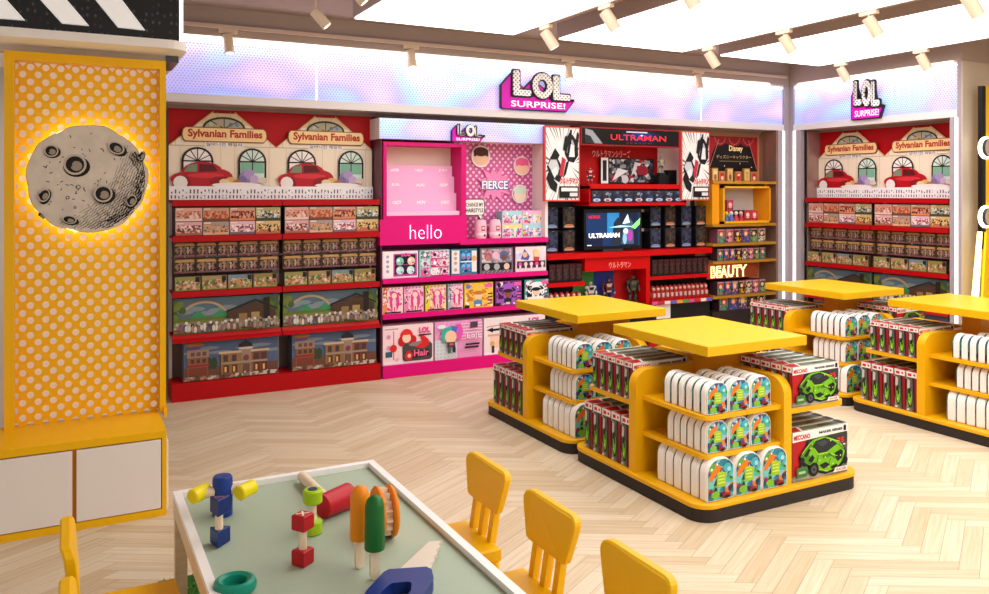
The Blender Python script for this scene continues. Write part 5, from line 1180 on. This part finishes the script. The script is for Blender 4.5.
# toothed wheel
t = thing('toothed_wheel', 'orange double disc wheel with pale teeth standing on edge behind the lollies', 'wooden toy', (.916, 2.525, TT))
ax = Vector((.97, -.08, 0)).normalized()
for s in (-1, 1):
    m = MB(); c = Vector((0, 0, .082)) + ax * (s * .022); m.lathe([(.001, -.009), (.076, -.009), (.082, -.003), (.082, .003), (.076, .009), (.001, .009)], c, ax, M('#ee8a14', .38), 40); m.build('disc', t)
m = MB(); m.cyl(Vector((0, 0, .082)) - ax * .0135, Vector((0, 0, .082)) + ax * .0135, .058, .058, WOOD2, 30)
up = Vector((0, 0, 1)); sd = ax.cross(up)
for k in range(15):
    a = 2 * PI * k / 15; dr = up * math.cos(a) + sd * math.sin(a); tn = -up * math.sin(a) + sd * math.cos(a); c0_ = Vector((0, 0, .082)) + dr * .057; tip = c0_ + dr * .019
    vs = []
    for q in (-1, 1): vs += [c0_ + tn * .0085 + ax * (.0125 * q), c0_ - tn * .0085 + ax * (.0125 * q), tip + ax * (.010 * q)]
    m.add([tuple(v) for v in vs], [(0, 1, 2), (3, 5, 4), (0, 2, 5, 3), (1, 4, 5, 2)], WOOD2)
m.build('toothed_ring', t)
# saw
t = thing('toy_saw', 'wooden toy saw with a blue handle and pale wavy toothed blade', 'wooden toy', (.90, 2.20, TT))
def w2(px, py, zt=TT + .02): q = onz(px, py, zt); return (q[0] - .90, q[1] - 2.20)
bl = [w2(397, 572), w2(429, 542), w2(441, 541)]
pts = []
A_, B2 = Vector(w2(441, 541)), Vector(w2(428, 574))
for k in range(11):
    f = k / 10; p = A_.lerp(B2, f); nrm = Vector((B2 - A_)).normalized(); nrm = Vector((nrm.y, -nrm.x)); p += nrm * (.004 * (1 if k % 2 else -1)); pts.append(tuple(p))
bl = [bl[0], bl[1]] + pts
m = MB(); m.prism(bl, 'z', .010, .022, M('#ddd0bf', .45)); m.build('blade', t)
hd_ = [w2(386, 574), w2(431, 571), w2(434, 584), w2(420, 604), w2(396, 622), w2(352, 622), w2(366, 596)]
hole = [w2(391, 588), w2(412, 586), w2(411, 596), w2(398, 610), w2(374, 612), w2(378, 600)]
m = MB(); HB = M('#0e2c78', .35); n = len(hd_)
cx_ = sum(p[0] for p in hole) / 6; cy_ = sum(p[1] for p in hole) / 6
def near(P_): return P_
def resample(poly, N):
    c = (cx_, cy_); out = []
    for i in range(N):
        a = 2 * PI * i / N; d = (math.cos(a), math.sin(a)); best = None
        for j in range(len(poly)):
            (x1_, y1_), (x2_, y2_) = poly[j], poly[(j + 1) % len(poly)]; ex, ey = x2_ - x1_, y2_ - y1_; den = d[0] * ey - d[1] * ex
            if abs(den) < 1e-9: continue
            tt = ((x1_ - c[0]) * ey - (y1_ - c[1]) * ex) / den; uu = ((x1_ - c[0]) * d[1] - (y1_ - c[1]) * d[0]) / den
            if tt > 0 and -1e-6 <= uu <= 1 + 1e-6 and (best is None or tt > best): best = tt
        out.append((c[0] + d[0] * (best or .02), c[1] + d[1] * (best or .02)))
    return out
NS = 48; O_, I_ = resample(hd_, NS), resample(hole, NS)
I_ = [((I_[i - 1][0] + I_[i][0] * 2 + I_[(i + 1) % NS][0]) / 4, (I_[i - 1][1] + I_[i][1] * 2 + I_[(i + 1) % NS][1]) / 4) for i in range(NS)]
vs = [(p[0], p[1], z) for z in (0, .034) for p in O_ + I_]; fs = []
for i in range(NS):
    j = (i + 1) % NS; T = 2 * NS
    fs += [(i, j, T + j, T + i), (NS + j, NS + i, T + NS + i, T + NS + j), (T + i, T + j, T + NS + j, T + NS + i), (j, i, NS + i, NS + j)]
m.add(vs, fs, HB); m.build('handle', t)
# teal ring
m = MB(); m.lathe([(.032, .004), (.048, .0), (.058, .009), (.060, .021), (.055, .033), (.045, .037), (.034, .031), (.031, .016)], (0, 0, 0), (0, 0, 1), M('#128a70', .35), 36, True); m.cyl((0, 0, 0), (0, 0, .012), .034, .034, M('#0f7a62', .4), 30)
tag(m.build('stacking_ring', None, (.418, 2.372, TT)), 'teal wooden stacking ring lying near the left rim of the table', 'wooden toy')

# ------------------------------------------------------------------ children's chairs
def chair(name, lab, X, Y, rz, group):
    """seat at the origin, backrest on the +x side"""
    t = thing(name, lab, 'chair', (X, Y, 0), rz, group); CY = M('#f4ba00', .36)
    m = MB(); m.bev([(-.30, -.140), (-.012, -.138), (-.012, .145), (-.30, .140)], 'z', .312, .360, CY, .006); m.build('seat', t)
    for sx, sy in ((-.27, -.115), (-.27, .115), (-.04, -.125), (-.04, .125)):
        m = MB(); kx = -.02 if sx < -.1 else .02; m.cyl((sx + kx, sy * 1.12, 0), (sx, sy, .315), .017, .024, CY, 14); m.build('leg', t)
    def ln(z): return -.018 + (z - .34) * .16
    for sy in (-.068, .004, .074):
        m = MB(); w = .014; z0, z1 = .355, .49
        m.add([(ln(z) + a, sy + b, z) for z in (z0, z1) for a, b in ((-.012, -w), (.012, -w), (.012, w), (-.012, w))], [(0, 3, 2, 1), (4, 5, 6, 7), (0, 1, 5, 4), (1, 2, 6, 5), (2, 3, 7, 6), (3, 0, 4, 7)], CY); m.build('spindle', t)
    # backrest: rounded trapezoid, slightly dished, thick
    out = []
    for (y_, z_, r) in ((-.115, .466, .018), (.115, .466, .018), (.166, .618, .05), (-.166, .618, .05)): out.append((y_, z_, r))
    P_ = []; n = 4
    for i in range(n):
        p0, p1, p2 = Vector(out[i - 1][:2]), Vector(out[i][:2]), Vector(out[(i + 1) % n][:2]); r = out[i][2]
        a = (p0 - p1).normalized() * r; b = (p2 - p1).normalized() * r
        for k in range(7):
            f = k / 6; P_.append(tuple(p1 + a * (1 - f) ** 2 + b * f ** 2))
    def crv(y_): return .020 * (y_ / .16) ** 2
    m = MB(); ins = inset(P_, .005); N = len(P_); vs = []; th = .030
    for o, d in ((ins, 0), (P_, .005), (P_, th - .005), (ins, th)): vs += [(ln(z) - th / 2 + d - crv(y_), y_, z) for y_, z in o]
    fs = []
    for k in range(3): fs += [(k * N + i, k * N + (i + 1) % N, (k + 1) * N + (i + 1) % N, (k + 1) * N + i) for i in range(N)]
    # fan the two faces by columns so that the dish is smooth
    fs += [tuple(range(N))[::-1], tuple(range(3 * N, 4 * N))]
    m.add(vs, fs, CY); m.build('backrest', t)
    return t
LR = ('farthest yellow child chair on the right side of the play table', 'middle yellow child chair on the right side of the play table', 'nearest yellow child chair on the right side, only backrest in frame')
c0 = None
for k, Y in enumerate((2.655, 2.215, 1.775)):
    if c0 is None: c0 = chair('child_chair', LR[k], 1.352, Y - .005, 0, 'yellow child chairs around the play table')
    else:
        c = copy_tree(c0); c.location = (1.352, Y - .005, 0); c['label'] = LR[k]
for k, Y in enumerate((2.665, 2.225)):
    c = copy_tree(c0); c.location = (.012, Y, 0); c.rotation_euler = (0, 0, PI); c['label'] = ('yellow child chair seen edge on at the lower left, farther one', 'yellow child chair tip at the bottom left corner, nearer one')[k]
# grass rug
GR = mat_noise('grass_green', [(.3, '#2f7a14'), (.6, '#7cc02a')], 60, 3, .7)
m = MB(); q = random.Random(9); m.box(0, 0, 0, .69, 1.9, .006, M('#2c5a16', .8))
for k in range(4200):
    u, v = q.uniform(.012, .68), q.uniform(.012, 1.89)
    if v < .9 and 0: continue
    a = q.uniform(0, PI); w = .005; hh = q.uniform(.012, .024); dx, dy = math.cos(a) * w, math.sin(a) * w; lx, ly = q.uniform(-.012, .012), q.uniform(-.012, .012)
    m.add([(u - dx, v - dy, .005), (u + dx, v + dy, .005), (u + lx, v + ly, hh)], [(0, 1, 2)], ('#4f9a1c', '#8cc83a', '#357a14')[k % 3])
o = m.build('grass_rug', None, (.33, 1.70, .001)); tag(o, 'green artificial grass rug under the play table', 'rug')

# ------------------------------------------------------------------ yellow cabinet with the moon panel
CX0, CX1, CYF = -1.12, .437, 4.34
t = thing('cabinet_unit', 'low yellow cabinet with white doors under a tall perforated yellow panel', 'cabinet', (CX1, CYF, 0))
CYL = M('#f2b808', .36)
m = MB(); L_ = CX1 - CX0
m.box(-L_, .0, .385, 0, .42, .42, CYL); m.box(-L_, .0, .0, 0, .40, .035, CYL); m.box(-.02, .0, .035, 0, .40, .385, CYL); m.box(-L_, .02, .035, -.02, .40, .385, M('#e08a10', .5)); m.build('carcass', t)
m = MB(); m.box(0, .03, .02, .012, .40, .36, M('#efe6df', .4)); m.build('side_panel', t)
dxs = [(-.026, bx(75.5, CYF) - CX1 + .004), (bx(73, CYF) - CX1 - .003, bx(73, CYF) - CX1 - .47), (bx(73, CYF) - CX1 - .478, -L_ + .01)]
for a, b in dxs:
    m = MB(); m.bev([(b, .040), (a, .040), (a, .378), (b, .378)], 'y', -.004, .018, M('#ebe2dc', .38), .002); m.build('door', t)
PY = 4.70; pz0, pz1 = .42, 2.30
pxa, pxb = bx(4, PY) - CX1, bx(166, PY) - CX1
fr = .044
m = MB(); y0 = PY - CYF
m.box(pxa, y0, pz0, pxa + fr, y0 + .10, pz1, CYL); m.box(pxb - .030, y0 - .0, pz0, pxb, y0 + .10, pz1, CYL); m.box(pxa + fr, y0, pz1 - .044, pxb - .030, y0 + .10, pz1, CYL); m.box(pxb - .012, y0 - .03, pz0 - .02, pxb + .004, y0 + .1, pz0 + .03, CYL)
m.build('panel_frame', t)
# perforated sheet: rhombic cells each with a round hole
m = MB(); ex, ez = .068, .0755; rx, rz_ = .0165, .0184; nn = 12; x_a, x_b = pxa + fr, pxb - .030
m.box(x_a, y0 + .085, pz0, x_b, y0 + .095, pz1 - .03, M('#fbeedd', .5, .22)); m.build('backing_board', t)  # faint glow added to the board so the holes show bright
m = MB(); sheet = M('#f6b60a', .4)
ni = int((x_b - x_a) / ex) + 2; nj = int((pz1 - .044 - pz0) / ez) + 2
for i in range(2 * ni):
    for j in range(nj):
        cx = x_a + i * ex / 2; cz = pz0 + j * ez + (ez / 2 if i % 2 else 0)
        if cx > x_b + .01 or cz > pz1 - .05: continue
        vs = []; 
        for k in range(nn):
            a = 2 * PI * k / nn; ca, sa = math.cos(a), math.sin(a); q = 1 / (abs(ca) + abs(sa))
            vs.append((min(max(cx + ca * q * ex / 2, x_a), x_b), y0 + .055, min(max(cz + sa * q * ez / 2, pz0), pz1 - .044)))
        for yy in (.055, .066):
            for k in range(nn):
                a = 2 * PI * k / nn; vs.append((min(max(cx + math.cos(a) * rx, x_a), x_b), y0 + yy, min(max(cz + math.sin(a) * rz_, pz0), pz1 - .044)))
        fs = []
        for k in range(nn):
            l = (k + 1) % nn; fs += [(k, l, nn + l, nn + k), (nn + k, nn + l, 2 * nn + l, 2 * nn + k)]
        m.add(vs, fs, sheet)
m.build('perforated_sheet', t)
# moon disc
t = thing('moon_disc', 'round drawn moon with black craters, backlit, on the perforated yellow panel', 'wall decoration', (.098, PY + .02, 1.666))
R0 = .279; n = 72; pts = []
q = random.Random(12)
for i in range(n):
    a = 2 * PI * i / n; r = R0 * (1 + .012 * math.sin(5 * a + 1) + .010 * math.sin(11 * a) + q.uniform(-.006, .006)); pts.append((math.cos(a) * r * 1.0, math.sin(a) * r * .985))
MOON = mat_noise('moon_paper', [(.3, '#cdbfb0'), (.7, '#dccfc0')], 14, 4, .7); INK = M('#1a1614', .6)
m = MB(); m.prism([(x, y) for x, y in pts], 'y', -.05, -.022, INK, m_cap=INK); ins = inset(pts, .002); m.add([(x, -.0504, z) for x, z in ins], [tuple(range(n))], MOON)
P = Print(m, (-R0, -.0506, -R0), (2 * R0, 0, 0), (0, 0, 2 * R0), .0005)
def clipc(u, v, lim=.485): return math.hypot(u - .5, v - .5) < lim
# hatching on the shaded lower right
for ang, dmin in ((-.62, .17), (-.30, .20), (-1.0, .22)):
    nx, ny = math.cos(ang), math.sin(ang); d = dmin
    while d < .47:
        h_ = math.sqrt(.475 ** 2 - d * d); tt = -h_ + q.uniform(0, .05)
        while tt < h_:
            ln_ = q.uniform(.06, .20); e_ = min(h_, tt + ln_)
            if e_ > tt + .01: P.line(.5 + nx * d - ny * tt, .5 + ny * d + nx * tt, .5 + nx * d - ny * e_, .5 + ny * d + nx * e_, .003 + .0045 * max(0, d - .3) / .17, INK); P.same()
            tt = e_ + q.uniform(.004, .05) * (1.6 - 2 * d)
        d += .022
P.k += 1
for k in range(120):
    a = q.uniform(-1.35, .5); r = q.uniform(.40, .485); u, v = .5 + math.cos(a) * r, .5 + math.sin(a) * r; l = q.uniform(.02, .06); b = a + PI / 2
    e = (u + math.cos(b) * l, v + math.sin(b) * l)
    if clipc(*e): P.line(u, v, *e, .006, INK); P.same()
P.k += 1
for k in range(70):                                       # loose marks
    a = q.uniform(0, 2 * PI); r = q.uniform(.05, .44); u, v = .5 + math.cos(a) * r, .5 + math.sin(a) * r; b = q.uniform(0, PI); l = q.uniform(.01, .035); P.line(u, v, u + math.cos(b) * l, v + math.sin(b) * l, .006, INK); P.same()
P.k += 1
def crater(u, v, r, rot=0, sq=1.0):
    P.ell(u + r * .15, v - r * .20, r * 1.16, r * 1.0 * sq, INK, 18, rot); P.ell(u, v, r, r * sq, M('#c3b5a7', .7), 18, rot)
    P.ell(u, v, r * .80, r * .80 * sq, INK, 16, rot); P.ell(u + r * .12, v - r * .14, r * .50, r * .48 * sq, M('#9a8c7e', .7), 14, rot); 
    for kk in range(5):
        a = 2.2 + kk * .35; P.line(u + math.cos(a) * r * .7, v + math.sin(a) * r * .7 * sq, u + math.cos(a) * r * .25, v + math.sin(a) * r * .25 * sq, .010, INK); P.same()
    P.k += 1
for (cx, cy, r, rot, sq) in ((.39, .63, .095, 0, 1), (.20, .75, .058, 0, .95), (.73, .79, .075, -.5, .75), (.145, .35, .062, 1.2, .70), (.62, .365, .08, 0, 1), (.86, .30, .058, 1.2, .72), (.345, .13, .06, -.2, .62), (.12, .175, .03, -.9, .5), (.945, .72, .045, 1.3, .5)): crater(cx, cy, r, rot, sq)
for (cx, cy, r) in ((.415, .425, .02), (.33, .33, .016), (.39, .24, .012)): P.ring(cx, cy, r, .006, INK, 12)
m.build('moon_face', t)
m = MB(); m.lathe([(R0 - .030, -.022), (R0 - .006, -.022), (R0 - .006, .004), (R0 - .030, .004)], (0, 0, 0), (0, 1, 0), M('#fff3a0', .4, 4.5), 60, True); m.build('led_ring', t)

# ------------------------------------------------------------------ canopy with the black striped sign
t = thing('canopy_sign', 'black patterned sign with white slanted stripes above a rounded white ledge', 'sign', (.56, 4.5, 2.338))
m = MB(); m.prism([(-1.8, 0), (-.10, 0)] + [(-.10 + .10 * math.sin(a), .10 - .10 * math.cos(a)) for a in (.3, .6, .9, 1.2, 1.57)] + [(0, 1.15), (-1.8, 1.15)], 'z', .0, .044, M('#fdf8f4', .3)); m.build('ledge', t)
def mat_knit():
    k = NT('patterned_black'); tc = k.n('ShaderNodeTexCoord'); v = k.n('ShaderNodeTexVoronoi'); v.inputs['Scale'].default_value = 1; v.inputs['Randomness'].default_value = .35
    mp = k.n('ShaderNodeMapping'); mp.inputs['Scale'].default_value = (34, 1, 24); k.l(tc.outputs['Object'], mp.inputs[0]); k.l(mp.outputs[0], v.inputs['Vector'])
    c = k.ramp(v.outputs['Distance'], [(0, '#5a5e66'), (.25, '#22252b'), (.32, '#14161a')]); k.l(c, k.b.inputs['Base Color']); k.b.inputs['Roughness'].default_value = .4; return k.m
m = MB(); sx1 = -.042; m.box(-1.8, .03, .044, sx1, 1.1, .69, mat_knit()); 
P = Print(m, (0, .03, 0), (1, 0, 0), (0, 0, 1), .002)
WS = M('#ffffff', .4, .22)  # slight glow added to brighten the white stripes
m.build('sign_face', t)
m = MB()
def sx(px): return bx(px, 4.52) - .56
def sz(px, py): return bz(px, py, 4.52) - 2.34
for (b0, b1, t0, t1, yb0, yb1) in ((-8, 25, -40, 8, 17.5, 20), (62, 89, 41, 68, 23, 25.5), (118, 145, 96, 123, 27, 30)):
    dxr = (t0 - b0); up = 400
    q0, q1 = (sx(b0), sz(b0, yb0)), (sx(b1), sz(b1, yb1))
    t0_, t1_ = (sx(t0), sz(t0, 0)), (sx(t1), sz(t1, 1))
    def ext(a, b, z): f = (z - a[1]) / (b[1] - a[1]); return (a[0] + (b[0] - a[0]) * f, z)
    m.prism([q0, q1, ext(q1, t1_, .68), ext(q0, t0_, .68)], 'y', .012, .03, WS)
m.build('stripe', t)
m = MB(); m.box(sx1, .035, .046, sx1 + .02, .9, .69, M('#fbf8f4', .4, 1.2)); m.build('edge_light', t)
m = MB(); m.box(-.95, .27, -.034, -.085, .34, .0, M('#d9cabc', .6)); m.box(-.085, .25, -.034, -.02, .60, 0, M('#5a5a60', .2, metal=.9)); m.build('support_wall', t)
# glimpses at the left edge behind the cabinet
m = MB(); m.box(-2.4, 5.9, 0, -.32, 6.0, ZC, M('#ddd6d2', .6)); struct('wall_left', m)
m = MB(); m.box(0, 0, 0, 1.4, .1, .95, CYL); m.box(0, -.01, .95, 1.4, .0, .97, CYL); tag(m.build('side_counter', None, (-1.75, 5.2, 0)), 'yellow counter glimpsed at the left edge beyond the cabinet', 'counter')
# right edge: neighbouring yellow display
t = thing('neighbour_display', 'yellow leaning display with gold glow and round discs at the right margin', 'display', (7.40, 4.42, 0))
YN = 4.40
def nx_(px, yo=0.): return bx(px, YN + yo) - 7.40
def nz_(px, py): return bz(px, py, YN)
m = MB(); m.box(nx_(984.5, .06), .06, nz_(984, 250), nx_(988, .06), .10, nz_(984, 84), BLACK); m.box(nx_(988, .06), .07, 0, nx_(988, .06) + .16, .10, nz_(990, 84), M('#f2c40e', .4)); m.build('panel', t)
m = MB(); m.prism([(nx_(972), 0), (nx_(979), 0), (nx_(987), nz_(987, 232)), (nx_(984.5), nz_(984, 232))], 'y', .02, .045, M('#fff0a0', .4, 3)); m.build('glow_strip', t)  # reflected gold glow, built as an emissive strip
m = MB(); m.prism([(nx_(981), 0), (nx_(981) + .25, 0), (nx_(989) + .2, nz_(989, 232)), (nx_(989), nz_(989, 232))], 'y', .0, .02, M('#f2c40e', .4)); m.build('leaning_board', t)
for py in (147.5, 217):
    m = MB(); m.cyl((nx_(993), .0, nz_(992, py)), (nx_(993), .03, nz_(992, py)), .080, .080, M('#2a2624', .5), 28, m_cap=M('#b8aa9c', .6)); m.cyl((nx_(993), .035, nz_(992, py)), (nx_(993), .055, nz_(992, py)), .100, .100, M('#fffbe8', .4, 3), 28); m.build('round_disc', t)
# ------------------------------------------------------------------ the same red bays on the right wall
FRB = Matrix.Translation((SX0, YH, 0)); FRR = Matrix.Translation((XR, 6.40, 0)) @ Matrix.Rotation(-PI / 2, 4, 'Z')
TR = FRR @ FRB.inverted()
bpy.context.view_layer.update()
for o, _ in WALLSET:
    c = copy_tree(o); c.matrix_world = TR @ o.matrix_world
    lb = o['label'].replace(' on the back wall', ''); 
    if 'group' in o.keys(): c['group'] = o['group'] + ', right wall'; o['group'] = o['group'] + ', back wall'
    c['label'] = lb + ', right wall'; o['label'] = lb + ', back wall'
for o, _ in WALLSET: pass
m = MB(); m.box(XR + .052, 6.405, 0, XR + .25, 6.415, 2.28, M('#a98a84', .25, metal=.5)); m.T = Matrix(); tag(m.build('mirror_panel'), 'brushed reflective side panel between the corner post and right wall shelves', 'panel')

# ------------------------------------------------------------------ light
def area(name, loc, rot, sx, sy, energy, col=(1, 1, 1), spread=None):
    d = bpy.data.lights.new(name, 'AREA'); d.shape = 'RECTANGLE'; d.size = sx; d.size_y = sy; d.energy = energy; d.color = col
    if spread: d.spread = spread
    o = bpy.data.objects.new(name, d); C.objects.link(o); o.location = loc; o.rotation_euler = rot; return o
# warm white strips fixed under the lip of both headers
area('header_strip_light', (3.6, YH - .02, 2.80), (math.radians(25), 0, 0), 6.6, .03, 9, (1, .88, .80))
area('header_strip_light', (XR - .02, 5.6, 2.80), (math.radians(25), 0, -PI / 2), 1.8, .03, 2.6, (1, .88, .80))
w = bpy.data.worlds.new('world'); bpy.context.scene.world = w; w.use_nodes = True
bg = w.node_tree.nodes['Background']; bg.inputs[0].default_value = (1.0, .965, .93, 1); bg.inputs[1].default_value = .72
vs = bpy.context.scene.view_settings
bpy.context.scene.display_settings.display_device = 'sRGB'
vs.view_transform = 'Standard'; vs.look = 'None'; vs.exposure = 0.0; vs.gamma = 1.0; vs.use_curve_mapping = False
